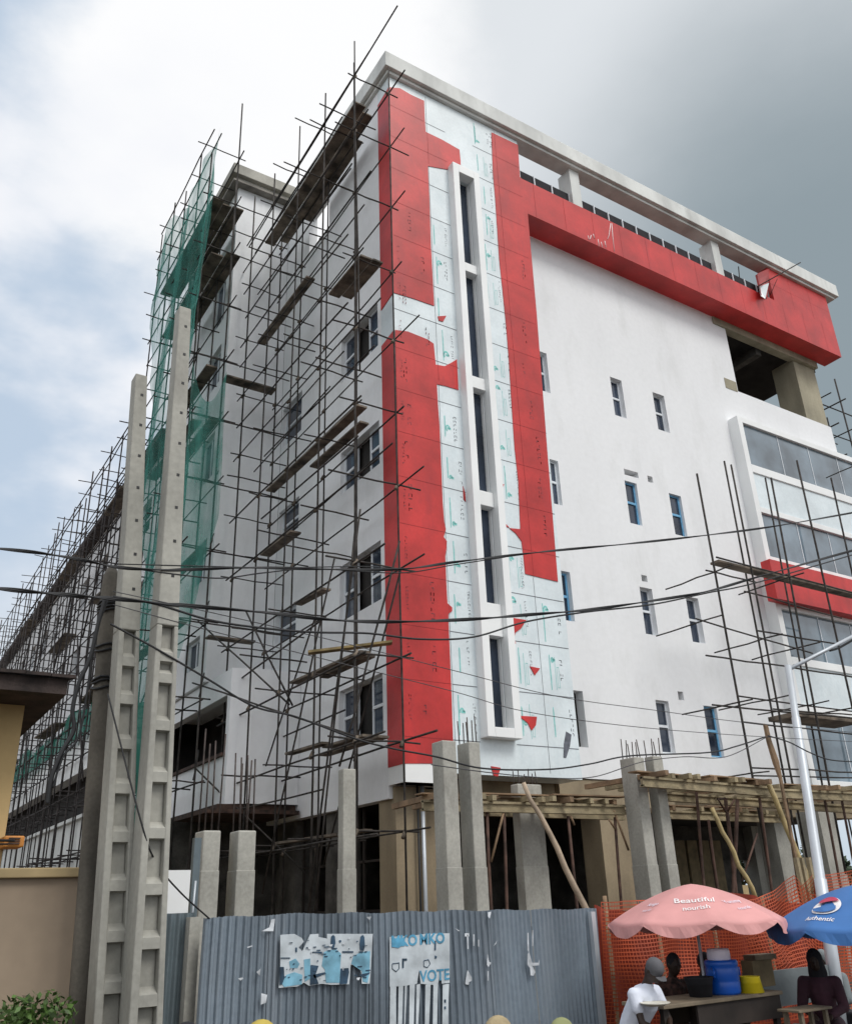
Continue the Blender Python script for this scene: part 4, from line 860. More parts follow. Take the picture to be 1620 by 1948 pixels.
# ------------------------------------------------------------------ corrugated fence, board, posters
F = thing('corrugated_fence', 'blue grey corrugated sheet hoarding with torn posters along the foot of the site', 'fence', (5.8, 9.6, 0))
FYp = 9.6
def ftop(px): 
    ks = [(390, 1746), (470, 1744), (500, 1741), (560, 1738), (700, 1737), (820, 1733), (930, 1732), (1128, 1729)]
    for (a, b), (c, d) in zip(ks, ks[1:]):
        if px <= c: return b+(d-b)*(px-a)/(c-a)
    return 1729
edges = [388, 462, 512, 606, 700, 790, 860, 928, 1010, 1130]
for k, (a, b) in enumerate(zip(edges, edges[1:])):
    xa, xb = on(a, 1740, 1, FYp).x, on(b, 1740, 1, FYp).x; za, zb_ = on(a, ftop(a), 1, FYp).z, on(b, ftop(b), 1, FYp).z
    n = int((xb-xa)/.0085); pit = .085 if k < 7 else .068; amp = .013 if k < 7 else .015; m_ = MB(); yo = .012*(k % 2); tilt = ru(-.03, .03)
    pr = (lambda s: max(-1, min(1, 2.2*math.sin(s)))) if k < 7 else math.sin
    vs = []
    xb += .02
    for i in range(n+1):
        x = xa+(xb-xa)*i/n; y = FYp+yo+amp*pr(2*math.pi*x/pit); z1 = za+(zb_-za)*i/n+.008*math.sin(x*9)+.004*ru(-1, 1)
        for z in (.02, 1.2, 2.0, z1): vs.append((x+tilt*(z-2.6)/8, y+.02*math.sin(z*2+x*1.3), z))
    m_.add(vs, [(i*4+j, i*4+4+j, i*4+5+j, i*4+1+j) for i in range(n) for j in range(3)], k >= 7); m_.build('corrugated_sheet', 'fence', F)
m_ = MB(); m_.box(3.5, 8.6, 9.68, 9.74, 2.3, 2.38); m_.box(3.5, 8.6, 9.68, 9.74, 1.0, 1.08)
for x in (3.6, 4.4, 5.6, 6.8, 8.5): m_.box(x, x+.08, 9.745, 9.82, 0, 2.55)
m_.build('frame', 'tim2', F)
m_ = MB(); q = on(1124, 1735, 1, 9.5); m_.box(q.x, q.x+.07, 9.5, 9.57, 0, q.z); m_.build('end_post', 'alu', F)
def wpoly(m_, pts, y, th=.004):
    m_.prism([(q.x, y, q.z) for q in (on(*p, 1, y) for p in pts)], (0, th, 0))
m_ = MB()
for P in ([(888,1778),(890,1779),(891,1806),(889,1806)], [(885,1868),(889,1846),(897,1860),(897,1866),(892,1869),(891,1874),(885,1873)], [(927,1815),(930,1830),(934,1832),(929,1840),(926,1836)], [(1003,1816),(1006,1812),(1012,1832),(1024,1832),(1026,1826),(1025,1837),(1012,1838),(1018,1850),(1014,1857),(1009,1856),(1008,1842),(1003,1836)],
          [(1003,1775),(1005,1775),(1006,1812),(1003,1808)], [(1012,1770),(1014,1770),(1014,1800),(1012,1800)], [(928,1736),(934,1735),(931,1748),(928,1744)], [(939,1800),(945,1790),(943,1796)], [(865,1766),(874,1771),(872,1772)], [(927,1848),(929,1848),(929,1866),(927,1866)], [(470,1802),(480,1799),(480,1801),(471,1804)], [(453,1862),(461,1860),(463,1862),(457,1866)], [(488,1850),(496,1843),(494,1857)], [(497,1890),(508,1893),(506,1908),(496,1912)], [(697,1745),(706,1744),(703,1751)], [(884,1776),(892,1776),(892,1782),(884,1782)], [(900,1778),(902,1778),(902,1800),(900,1800)], [(909,1788),(911,1788),(911,1802),(909,1801)], [(516,1750),(523,1748),(520,1772),(497,1772),(512,1765)]):
    wpoly(m_, P, FYp-.042)
m_.build('paper_scrap', 'scrape', F)
F2 = thing('corrugated_fence', 'darker corrugated sheet set back left of the main hoarding', 'fence', (2.9, 9.9, 0))
xa, xb = on(306, 1740, 1, 9.95).x, on(372, 1740, 1, 9.95).x; zt_ = on(330, 1738, 1, 9.95).z; m_ = MB(); n = 80; vs = []
for i in range(n+1):
    x = xa+(xb-xa)*i/n
    for z in (.02, zt_): vs.append((x, 9.95+.012*math.sin(2*math.pi*x/.085), z))
m_.add(vs, [(2*i, 2*i+2, 2*i+3, 2*i+1) for i in range(n)]); m_.build('corrugated_sheet', 'fence2', F2)
m_ = MB(); a, b = on(358, 1760, 1, 9.85), on(378, 1760, 1, 9.85); m_.box(a.x, b.x, 9.8, 9.93, 0, on(370, 1745, 1, 9.85).z); m_.build('post', 'conc', F2)
m_ = MB()
for x in (xa-.02, xa+.12, xa+.35): m_.tube((x, 10.02, 2.4), (x+.02, 10.02, 3.0), .012)
m_.tube((xa-.1, 10.02, 2.95), (xa+.3, 10.02, 2.98), .012); m_.build('bent_wire_rail', 'alu', F2)
a, b = on(319, 1656, 1, 9.98), on(357, 1737, 1, 9.98); m_ = MB(); m_.box(a.x, b.x, 9.975, 9.995, b.z-.3, a.z); tag(m_.build('sign_board', 'white2'), 'blank white board standing above the set-back fence sheet', 'board')
a = on(345, 1600, 1, 10.3); m_ = MB(); m_.box(a.x+.12, a.x+.2, 10.2, 10.28, 0, 3.45); tag(m_.build('fence_post', 'fence2'), 'slim blue grey post right of the blank white board', 'post')

PO = thing('election_poster', 'torn blue poster with standing robed figures on the corrugated fence', 'poster', on(620, 1880, 1, FYp-.03))
yp = FYp-.05
m_ = MB(); wpoly(m_, [(533,1779),(560,1777),(574,1785),(578,1792),(568,1803),(575,1810),(590,1778),(606,1777),(606,1783),(622,1786),(622,1777),(709,1777),(706,1830),(703,1872),(688,1872),(687,1850),(680,1838),(667,1836),(664,1873),(630,1874),(612,1872),(600,1874),(588,1876),(578,1870),(566,1877),(530,1880),(533,1840)], yp); m_.build('paper', 'poster', PO)
m_ = MB(); yy = yp-.004
for P in ([(616,1812),(625,1808),(640,1807),(649,1815),(647,1840),(646,1870),(620,1870),(618,1845),(612,1838)], [(668,1834),(672,1820),(686,1812),(704,1810),(703,1850),(699,1870),(690,1868),(688,1848)], [(578,1826),(590,1824),(590,1862),(580,1868)], [(534,1868),(545,1855),(560,1850),(575,1855),(574,1873),(540,1878)], [(550,1830),(562,1824),(570,1834),(566,1842),(552,1842)]): wpoly(m_, P, yy, .003)
m_.build('blue_robe', 'pblue', PO)
m_ = MB(); yy = yp-.008
for P in ([(630,1782),(634,1779),(637,1782),(638,1795),(634,1807),(631,1805),(629,1795)], [(686,1782),(690,1779),(693,1783),(694,1800),(692,1809),(685,1808),(684,1796)], [(532,1840),(540,1840),(541,1862),(536,1874),(532,1874)], [(591,1836),(606,1838),(600,1855),(606,1872),(590,1874)], [(648,1843),(663,1842),(664,1850),(660,1872),(646,1873)], [(592,1811),(612,1811),(612,1813),(592,1813)], [(651,1810),(672,1810),(672,1813),(651,1813)], [(534,1822),(552,1822),(552,1824),(534,1824)], [(683,1855),(704,1850),(703,1853),(690,1860)], [(645,1789),(649,1789),(649,1793),(645,1793)], [(562,1803),(565,1803),(565,1812),(562,1812)], [(595,1855),(618,1850),(618,1853),(598,1862)]): wpoly(m_, P, yy, .003)
for k in range(46):
    a = ru(536, 700); b = ru(1786, 1868); l = ru(2, 9); hh = ru(.8, 2.2)
    wpoly(m_, [(a, b), (a+l, b-.6), (a+l, b+hh), (a, b+hh)], yp-.0115, .002)
m_.build('dark_print', 'pnavy', PO)
m_ = MB()
for k in range(9):
    a = ru(536, 700); b = ru(1784, 1866); l = ru(2, 8); hh = ru(2, 7)
    wpoly(m_, [(a, b), (a+l, b-1), (a+l*.7, b+hh), (a+1, b+hh*.8)], yp-.0135, .0015)
m_.build('worn_patch', 'scrape', PO)
PV = thing('election_poster', 'white poster reading MKO and VOTE in blue, its lower half torn into strips', 'poster', on(798, 1900, 1, yp))
m_ = MB(); wpoly(m_, [(741,1783),(770,1781),(776,1786),(779,1781),(810,1777),(855,1776),(855,1870),(840,1872),(838,1850),(832,1875),(800,1872),(797,1846),(793,1872),(770,1876),(741,1878)], yp)
for x, wd in ((742, 12), (758, 9), (770, 4), (779, 10), (792, 7), (809, 10), (824, 9), (842, 12)): wpoly(m_, [(x, 1874), (x+wd, 1872), (x+wd-1, 1900), (x+wd-2+ru(-2, 2), 1950), (x-1, 1950)], yp+.0005, .003)
m_.build('paper', 'poster', PV)
m_ = MB(); o_ = on(798, 1800, 1, yp); pxm = (on(855, 1800, 1, yp).x-on(741, 1800, 1, yp).x)/114
def flat(px, py, s, y):
    c = on(px, py, 1, y); return lambda u, v: Vector((c.x+u*s, y, c.z+v*s))
textfaces(m_, 'MKO', flat(769, 1791, .155, yp-.006), .03); textfaces(m_, 'MKO', flat(822, 1787, .155, yp-.006), .03); textfaces(m_, 'VOTE', flat(827, 1857, .16, yp-.006), .02)
wpoly(m_, [(745,1786),(770,1785),(770,1800),(762,1801),(758,1804),(745,1802)], yp-.007, .003)
m_.build('blue_lettering', 'pcyan', PV)
m_ = MB()
for P in ([(765,1824),(774,1824),(774,1828),(768,1828),(768,1842),(765,1842)], [(827,1790),(829,1790),(829,1808),(826,1808)], [(827,1818),(831,1820),(830,1824),(827,1824)], [(746,1834),(759,1832),(759,1843),(753,1849),(746,1843)], [(806,1828),(815,1826),(818,1834),(813,1841),(806,1839)], [(845,1902),(848,1902),(848,1908),(845,1908)], [(845,1915),(848,1915),(848,1920),(845,1920)]):
    c = [sum(p[0] for p in P)/len(P), sum(p[1] for p in P)/len(P)]
    if len(P) == 5:   # ring outline emblem
        for p, q in zip(P, P[1:]+P[:1]): m_.tube(on(*p, 1, yp-.006), on(*q, 1, yp-.006), .004, n=4)
    else: wpoly(m_, P, yp-.007, .003)
m_.build('dark_print', 'pnavy', PV)

# ------------------------------------------------------------------ yellow house, compound wall, bush
H = thing('cream_house', 'cream house with dark tiled eaves at the left edge', 'house', (0, 15, 0))
m_ = MB(); m_.box(-9, 2.03, 14.4, 26, 0, 5.72); m_.build('wall', 'cream', H)
m_ = MB(); m_.hexa([(-10, 13.4, 5.62), (2.42, 13.4, 5.62), (2.42, 27, 5.62), (-10, 27, 5.62)], [(-10, 13.4, 5.84), (2.42, 13.4, 5.84), (2.42, 27, 5.84), (-10, 27, 5.84)]); m_.build('fascia', 'tile', H)
m_ = MB()
for k in range(14):
    y = 13.3+k*.3; z = 5.842+k*.055
    for j in range(36):
        x = 2.5-j*.34; m_.hexa([(x-.33, y, z), (x, y, z+ru(0, .01)), (x-.0, y+.42, z+.06), (x-.33, y+.42, z+.06)], [(x-.33, y, z+.045), (x, y, z+.045+ru(0, .02)), (x, y+.42, z+.105), (x-.33, y+.42, z+.105)])
m_.build('roof', 'tile', H)
CW = thing('compound_wall', 'beige rendered compound wall with a cream coping at the lower left', 'wall', (-2, 9.1, 0))
a = on(0, 1672, 1, 9.1); zc = a.z
m_ = MB(); m_.box(-8, 2.22, 9.12, 9.32, 0, zc); m_.build('wall', 'cream2', CW)
m_ = MB(); m_.box(-8, 2.26, 9.06, 9.38, zc+.002, zc+.085); m_.build('coping', 'cap', CW, bevel=.01)
m_ = MB()
for k in range(30):
    x = -1.0+k*.075+ru(-.02, .02); m_.tube((x, 9.3, zc+.08), (x+ru(-.05, .05), 9.3+ru(-.03, .03), zc+.36+ru(-.05, .03)), .006, n=4)
    if k % 3 == 0: m_.path([(x, 9.3, zc+.15), (x+.1, 9.28, zc+.3), (x+.25, 9.32, zc+.22)], .006, 4)
m_.tube((-1, 9.3, zc+.35), (1.4, 9.3, zc+.33), .012); m_.tube((-1, 9.3, zc+.28), (1.35, 9.3, zc+.3), .008); m_.build('wire_fringe', 'cable', CW)
a, b = on(9, 1590, 1, 13.9), on(45, 1612, 1, 13.9); m_ = MB(); m_.box(a.x, b.x, 13.9, 14.38, b.z, a.z)
t = thing('wall_unit', 'small orange slatted box on the cream house wall', 'box', ((a.x+b.x)/2, 14.2, b.z)); m_.build('casing', 'orange', t, bevel=.02)
m_ = MB()
for k in range(3): z = b.z+(a.z-b.z)*(.25+.22*k); m_.box(a.x+.06, b.x-.06, 13.88, 13.898, z, z+.02)
m_.build('slot', 'pipe2', t)
def foliage(name, label, cat, c, r, n, leaf, m, trunk=None, squash=1.):
    t = thing(name, label, cat, (c[0], c[1], 0)); m_ = MB(); c = Vector(c)
    lob = [(c+Vector((ru(-1, 1)*r*.6, ru(-1, 1)*r*.6, ru(-.6, .7)*r*squash)), r*ru(.3, .55)) for _ in range(9)]
    for _ in range(n):
        p0, rr = random.choice(lob); d = Vector((random.gauss(0, 1), random.gauss(0, 1), random.gauss(0, 1))).normalized(); p = p0+d*rr*ru(.5, 1.05)
        a = Vector((ru(-1, 1), ru(-1, 1), ru(-1, 1))).normalized(); b = a.cross(d).normalized(); s = leaf*ru(.6, 1.3)
        m_.add([p-a*s, p+b*s*.45, p+a*s, p-b*s*.45], [(0, 1, 2, 3)])
    m_.build('crown', m, t); m_ = MB()
    for p0, rr in lob[:6]: m_.path(catmull([Vector((c.x, c.y, 0)), Vector((c.x, c.y, c.z*.5)).lerp(p0, .3), p0], 4), [max(.008, r*.06*(1-.09*i)) for i in range(9)], 6)
    m_.build('trunk', 'bark', t); return t
q = on(62, 1935, 1, 8.2); foliage('shrub', 'small green shrub before the beige compound wall', 'shrub', (q.x, 8.2, q.z-.12), .30, 900, .035, 'leaf')
q = on(8, 1945, 1, 8.3); foliage('shrub', 'low leafy shrub at the bottom left corner', 'shrub', (q.x, 8.3, q.z-.12), .22, 500, .035, 'leaf')
q = on(1392, 1632, 1, 40); foliage('tree', 'dark tree seen through the open ground floor', 'tree', (q.x, 40, q.z+.3), 2.3, 5000, .22, 'leaf2')
q = on(1600, 1700, 1, 60); foliage('tree', 'distant dark tree beyond the right end of the ground floor', 'tree', (q.x, 60, 3.2), 3.5, 4000, .3, 'leaf2')
m_ = MB(); q = on(1330, 1668, 1, 36); m_.box(q.x-2, q.x+9, 36, 37, 0, 3.0); tag(m_.build('site_wall', 'cap'), 'low pale wall far behind the open ground floor', 'wall')

# ------------------------------------------------------------------ orange barrier netting
ON = thing('barrier_net', 'orange barrier netting strung behind the two umbrellas', 'net', (11.5, 9.9, 0))
def onet(pxs, Y, z0, cell, name, wav=.12, w_=.011):
    m_ = MB()
    xs = [on(p[0], p[1], 1, Y).x for p in pxs]; zt = [on(p[0], p[1], 1, Y).z for p in pxs]
    def top(x):
        for i in range(len(xs)-1):
            if x <= xs[i+1]: return zt[i]+(zt[i+1]-zt[i])*(x-xs[i])/(xs[i+1]-xs[i])
        return zt[-1]
    def P(x, v): z1 = top(x); return Vector((x+.05*math.sin(v*7+x*2), Y+wav*math.sin(x*2.3+v*3)+wav*.5*math.sin(x*5.1-v*4), z0+(z1-z0)*v+.03*math.sin(x*3+v*2)))
    H_ = max(zt)-z0; nv = int(H_/cell); nx = int((xs[-1]-xs[0])/cell); S = 5
    for j in range(nv+1):
        v = j/nv; a = None
        vs = []
        for i in range(nx+1):
            x = xs[0]+(xs[-1]-xs[0])*i/nx; vs += [P(x, v), P(x, min(1.01, v+w_/H_*1.4))]
        m_.add(vs, [(2*i, 2*i+2, 2*i+3, 2*i+1) for i in range(nx)])
    for i in range(nx+1):
        x = xs[0]+(xs[-1]-xs[0])*i/nx; vs = []
        for j in range(0, nv+1, 1): vs += [P(x, j/nv)+Vector((0, -.002, 0)), P(x+w_, j/nv)+Vector((0, -.002, 0))]
        m_.add(vs, [(2*j, 2*j+1, 2*j+3, 2*j+2) for j in range(nv)])
    m_.build(name, 'onet', ON)
onet([(1128,1716),(1180,1712),(1300,1722),(1440,1716),(1470,1700),(1520,1662),(1540,1700),(1640,1720)], 9.9, .9, .055, 'net_panel')
onet([(1400,1750),(1500,1700),(1535,1668),(1545,1720)], 10.3, 1.6, .06, 'net_panel')
onet([(1555,1668),(1590,1660),(1640,1655)], 10.6, 1.2, .05, 'net_panel', .05)
def tarp(u, v):
    x = 9.15+5.3*u; return Vector((x, 10.22+.05*math.sin(x*4)+.06*math.sin(x*9+v*4), .1+(2.48+.10*math.sin(x*1.7))*v))
m_ = MB(); m_.grid(tarp, 90, 16); tag(m_.build('tarpaulin', 'osheet'), 'red tarpaulin behind the orange netting, umbrella shade put into its dark colour', 'tarpaulin')
m_ = MB()
for px in (1150, 1245, 1350, 1450): q = on(px, 1712, 1, 10.0); m_.tube((q.x, 10.0, 0), (q.x, 10.0, q.z+.05), .03)
m_.build('stake', 'tim2', ON)
m_ = MB(); 
a, b = on(1522, 1650, 1, 10.4), on(1538, 1650, 1, 10.4)
for x in (a.x, a.x+.14, b.x+.1): m_.hexa([(x, 10.4, 0), (x+.07, 10.4, 0), (x+.07, 10.47, 0), (x, 10.47, 0)], [(x-.06, 10.4, 3.2), (x+.01, 10.4, 3.2), (x+.01, 10.47, 3.2), (x-.06, 10.47, 3.2)])
m_.build('timber_stake', 'tim', ON)

# ------------------------------------------------------------------ umbrellas
def umbrella(label, cx_, cy_, zap, rad, drop, val, m, rot=0.):
    t = thing('parasol', label, 'umbrella', (cx_, cy_, 0), 'market umbrellas'); nr = 8
    def surf(a, s):     # a angle, s 0..1 from apex to edge
        f = (a-rot)/(2*math.pi/nr); fr = f-math.floor(f); sag = 1-.055*math.sin(fr*math.pi)*s
        rr = rad*s*sag; return Vector((cx_+rr*math.cos(a), cy_+rr*math.sin(a), zap-drop*(.22*s+.78*s**1.7)-.035*math.sin(fr*math.pi)*s*s))
    m_ = MB(); n = 96; ns = 14
    vs = [surf(rot+2*math.pi*k/n, i/ns) for i in range(ns+1) for k in range(n)]
    for v in [0]: pass
    m_.add(vs, [(i*n+k, (i+1)*n+k, (i+1)*n+(k+1) % n, i*n+(k+1) % n) for i in range(ns) for k in range(n)], True)
    cn = m_.build('canopy', m, t); sm = cn.modifiers.new('thickness', 'SOLIDIFY'); sm.thickness = .004
    for g_ in range(nr):       # valance flap of each gore
        m_ = MB(); pts = []
        for k in range(13):
            a = rot+2*math.pi*(g_+k/12)/nr; p = surf(a, 1); d = val*(1-.8*abs(k/6-1)**2.2)*(1+.12*math.sin(g_*2.3)); fl = .012*math.sin(k*1.3+g_)
            o2 = Vector((math.cos(a), math.sin(a), 0)); pts += [p, p+o2*(.015+fl)-Vector((0, 0, d))]
        m_.add(pts, [(2*k, 2*k+2, 2*k+3, 2*k+1) for k in range(12)]); vo = m_.build('valance', m, t); sm = vo.modifiers.new('thickness', 'SOLIDIFY'); sm.thickness = .003
    m_ = MB(); m_.tube((cx_, cy_, 0), (cx_, cy_, zap-.012), .02, n=10); m_.tube((cx_, cy_, zap-.12), (cx_, cy_, zap-.06), .03, n=10); m_.build('pole', 'alu', t)
    for k in range(nr):
        a = rot+2*math.pi*k/nr; m_ = MB(); m_.path([surf(a, s/8)-Vector((0, 0, .02)) for s in range(1, 9)], .006, 4); p = surf(a, .5)-Vector((0, 0, .03)); m_.tube((cx_, cy_, zap-.45), p, .006, n=4); m_.build('rib', 'alu', t)
    m_ = MB(); m_.lathe((cx_, cy_, 0), [(.28, 0), (.28, .08), (.2, .12), (.05, .14), (.03, .5)], 20); m_.build('base', 'conc', t)
    return t, surf
def onsurf(t, surf, ang, s0, size, strings, m, name, asp=1.):
    m_ = MB()
    for txt, ds, sz, da in strings:
        def fn(u, v, ds=ds, sz=sz, da=da):
            s = s0+ds-v*sz/1.2; a = ang+da+u*sz*asp/(1.2*max(s, .2)); p = surf(a, s); p2 = surf(a, s+.02); p3 = surf(a+.02, s); nr_ = (p2-p).cross(p3-p).normalized()
            if nr_.z < 0: nr_ = -nr_
            return p+nr_*.008
        textfaces(m_, txt, fn, .012)
    m_.build(name, m, t)
q = on(1313, 1682, 1, 8.35); t, sf1 = umbrella('faded pink market umbrella with white lettering over the drinks table', q.x, 8.35, q.z, 1.07, .42, .115, 'pink', .15)
av = math.atan2(-8.35, -q.x)
onsurf(t, sf1, av, .62, 1, [('Beautiful', -.04, .16, .02), ('nourish', .11, .12, .03)], 'wtext', 'lettering', 1.0)
onsurf(t, sf1, av, .66, 1, [('Yummy', -.03, .10, .74), ('nourish', .1, .08, .80)], 'lilac', 'faded_lettering', .9)
onsurf(t, sf1, av, .66, 1, [('Amigo', -.02, .10, -.78), ('nourish', .09, .07, -.78)], 'lilac', 'faded_lettering', .9)
q = on(1624, 1684, 1, 7.2); t, sf2 = umbrella('blue drinks umbrella with round red white and blue logo at the right edge', q.x, 7.2, q.z, 1.12, .47, .12, 'blue', .0)
av = math.atan2(-7.2, -q.x); la = av-.55
def sp(surf, a, s, off=.01):
    p = surf(a, s); p2 = surf(a, s+.02); p3 = surf(a+.02, s); n_ = (p2-p).cross(p3-p).normalized(); n_ = n_ if n_.z > 0 else -n_; return p+n_*off
def disc(m_, surf, a0, s0, r, fn, off):
    pts = [sp(surf, a0+x*r/s0, s0-y*r, off) for x, y in fn]; m_.add(pts, [tuple(range(len(pts)))])
circ = [(math.cos(k*math.pi/16), math.sin(k*math.pi/16)) for k in range(32)]
m_ = MB(); disc(m_, sf2, la, .60, .155, circ, .012); m_.build('logo_white_disc', 'wtext', t)
wave = lambda x: .18*math.sin(x*2.4)
m_ = MB(); up_ = [(.9*math.cos(k*math.pi/12), .9*math.sin(k*math.pi/12)) for k in range(1, 12)]; disc(m_, sf2, la, .60, .155, [(x, y) for x, y in up_ if y > .3]+[(x/10, .28+wave(x/10)) for x in range(-7, 8, 2)], .026); m_.build('logo_red_field', 'logored', t)
m_ = MB(); disc(m_, sf2, la, .60, .155, [(x, -y) for x, y in up_ if y > .4]+[(x/10, -.28+wave(x/10)) for x in range(-7, 8, 2)], .026); m_.build('logo_blue_field', 'blue', t)
onsurf(t, sf2, la, .82, 1, [('Authentic', 0, .10, 0.02)], 'wtext', 'lettering', 1.0)

# ------------------------------------------------------------------ table and goods
def P8(px, py, Y): return on(px, py, 1, Y)
tz = P8(1400, 1892, 8.0).z
TB = thing('market_table', 'low dark wooden table with worn top under the pink umbrella', 'table', (9.8, 8.1, 0))
a, b = P8(1252, 1890, 7.9), P8(1482, 1890, 7.9)
m_ = MB(); m_.box(a.x, b.x, 7.85, 8.5, tz-.04, tz); m_.build('top', 'tabletop', TB, bevel=.006)
m_ = MB(); m_.box(a.x+.55, b.x-.03, 7.88, 7.91, tz-.28, tz-.041); m_.box(a.x+.55, b.x-.03, 8.43, 8.46, tz-.28, tz-.041); m_.build('apron', 'tabledark', TB)
for x in (a.x+.06, a.x+(b.x-a.x)*.5, b.x-.1):
    for y in (7.92, 8.38): m_ = MB(); m_.box(x, x+.07, y, y+.06, 0, tz-.041); m_.build('leg', 'plate' if x > a.x+.5 and x < b.x-.2 and y < 8 else 'tabledark', TB)
q = P8(1382, 1892, 8.1); k = 1/128.
t = thing('drinks_cooler', 'round blue plastic drinks cooler with milky lid on the market table', 'cooler', (q.x, 8.1, tz)); s = 1.0
CS = .74
m_ = MB(); m_.lathe((q.x, 8.12, tz), [(r_*CS, z_*CS) for r_, z_ in ((.0, .001), (.235, .001), (.25, .04), (.255, .17), (.248, .19), (.257, .21), (.26, .36), (.25, .39), (.262, .41), (.262, .46), (.245, .49), (.0, .49))], 32); m_.build('body', 'cooler', t)
m_ = MB(); m_.lathe((q.x-.02, 8.12, tz), [(r_*CS, z_*CS) for r_, z_ in ((.175, .491), (.185, .51), (.18, .62), (.165, .655), (.0, .66))], 28); m_.build('lid', 'lilac', t)
m_ = MB(); [m_.path([(q.x+g_*a_*CS, y_, tz+z_*CS) for a_, y_, z_ in ((.26, 8.1, .38), (.3, 8.05, .36), (.3, 8.05, .26), (.26, 8.1, .24))], .011) for g_ in (-1, 1)]; m_.build('handle', 'cooler', t)
def basin(label, px, Y, z, r0, r1, h, m, cat='bowl', name='basin'):
    q = P8(px, 1890, Y); m_ = MB(); m_.lathe((q.x, Y, z), [(0, .002), (r0, .002), (r1, h), (r1+.012, h+.004), (r1+.006, h-.006), (r0-.01, .015), (0, .015)], 28); return tag(m_.build(name, m), label, cat)
basin('bright yellow plastic basin upside down beside the blue cooler', 1430, 7.98, tz, .145, .11, .17, 'yellow')
basin('black bowl on the table left of the blue cooler', 1332, 8.15, tz, .13, .16, .2, 'cloth_dark')
basin('cream enamel plate at the left end of the table', 1243, 7.75, tz+.02, .1, .15, .03, 'plate', 'plate', 'plate')
q = P8(1448, 1880, 8.35); m_ = MB(); m_.box(q.x-.16, q.x+.22, 8.3, 8.48, tz, tz+.3); tag(m_.build('carton', 'carton', bevel=.005), 'brown carton standing behind the yellow basin', 'box')
q = P8(1448, 1835, 8.35); m_ = MB(); m_.box(q.x-.18, q.x+.24, 8.29, 8.47, tz+.302, tz+.36); tag(m_.build('wooden_tray', 'tabletop'), 'flat wooden tray lying on the brown carton', 'tray')
# bench, grey tarpaulin bundle, stool at the right
a = P8(1476, 1845, 8.1)
BN = thing('bench', 'pale plank bench with backboard right of the table', 'bench', (a.x+.6, 8.3, 0))
m_ = MB(); m_.box(a.x, a.x+1.9, 8.25, 8.6, .82, .86); m_.build('seat', 'greycloth', BN)
z1 = P8(1500, 1850, 8.3).z; m_ = MB(); m_.box(a.x, a.x+1.9, 8.62, 8.65, z1-.42, z1); m_.build('backboard', 'greycloth', BN)
for x in (a.x+.1, a.x+1.7):
    for y in (8.28, 8.5): m_ = MB(); m_.box(x, x+.06, y, y+.06, 0, .819); m_.build('leg', 'tabledark', BN)
q = P8(1537, 1918, 7.4); ST = thing('stool', 'small wooden stool with a pale seat in front of the bench', 'stool', (q.x, 7.4, 0))
m_ = MB(); m_.box(q.x-.3, q.x+.3, 7.3, 7.6, q.z-.025, q.z); m_.build('seat', 'tabletop', ST, bevel=.005)
for x in (q.x-.24, q.x+.2):
    for y in (7.33, 7.53): m_ = MB(); m_.box(x, x+.045, y, y+.045, 0, q.z-.026); m_.build('leg', 'tabletop', ST)
# crates in the market clutter
for k, (px, py, Y, wd, h, m, lb) in enumerate(((1500, 1880, 8.5, .3, .25, 'greycloth', 'grey crate standing on the bench near the table'), (1600, 1860, 8.45, .35, .3, 'cloth_dark', 'black bag at the right end of the bench'))):
    q = P8(px, py, Y); m_ = MB(); m_.hexa([(q.x, Y-.1, .862), (q.x+wd, Y-.1, .862), (q.x+wd, Y+.12, .862), (q.x, Y+.12, .862)], [(q.x+.03, Y-.06, .862+h), (q.x+wd-.04, Y-.07, .862+h*.9), (q.x+wd-.04, Y+.1, .862+h*.9), (q.x+.03, Y+.1, .862+h)]); tag(m_.build('crate' if k == 0 else 'bag', m, bevel=.03), lb, 'crate' if k == 0 else 'bag')

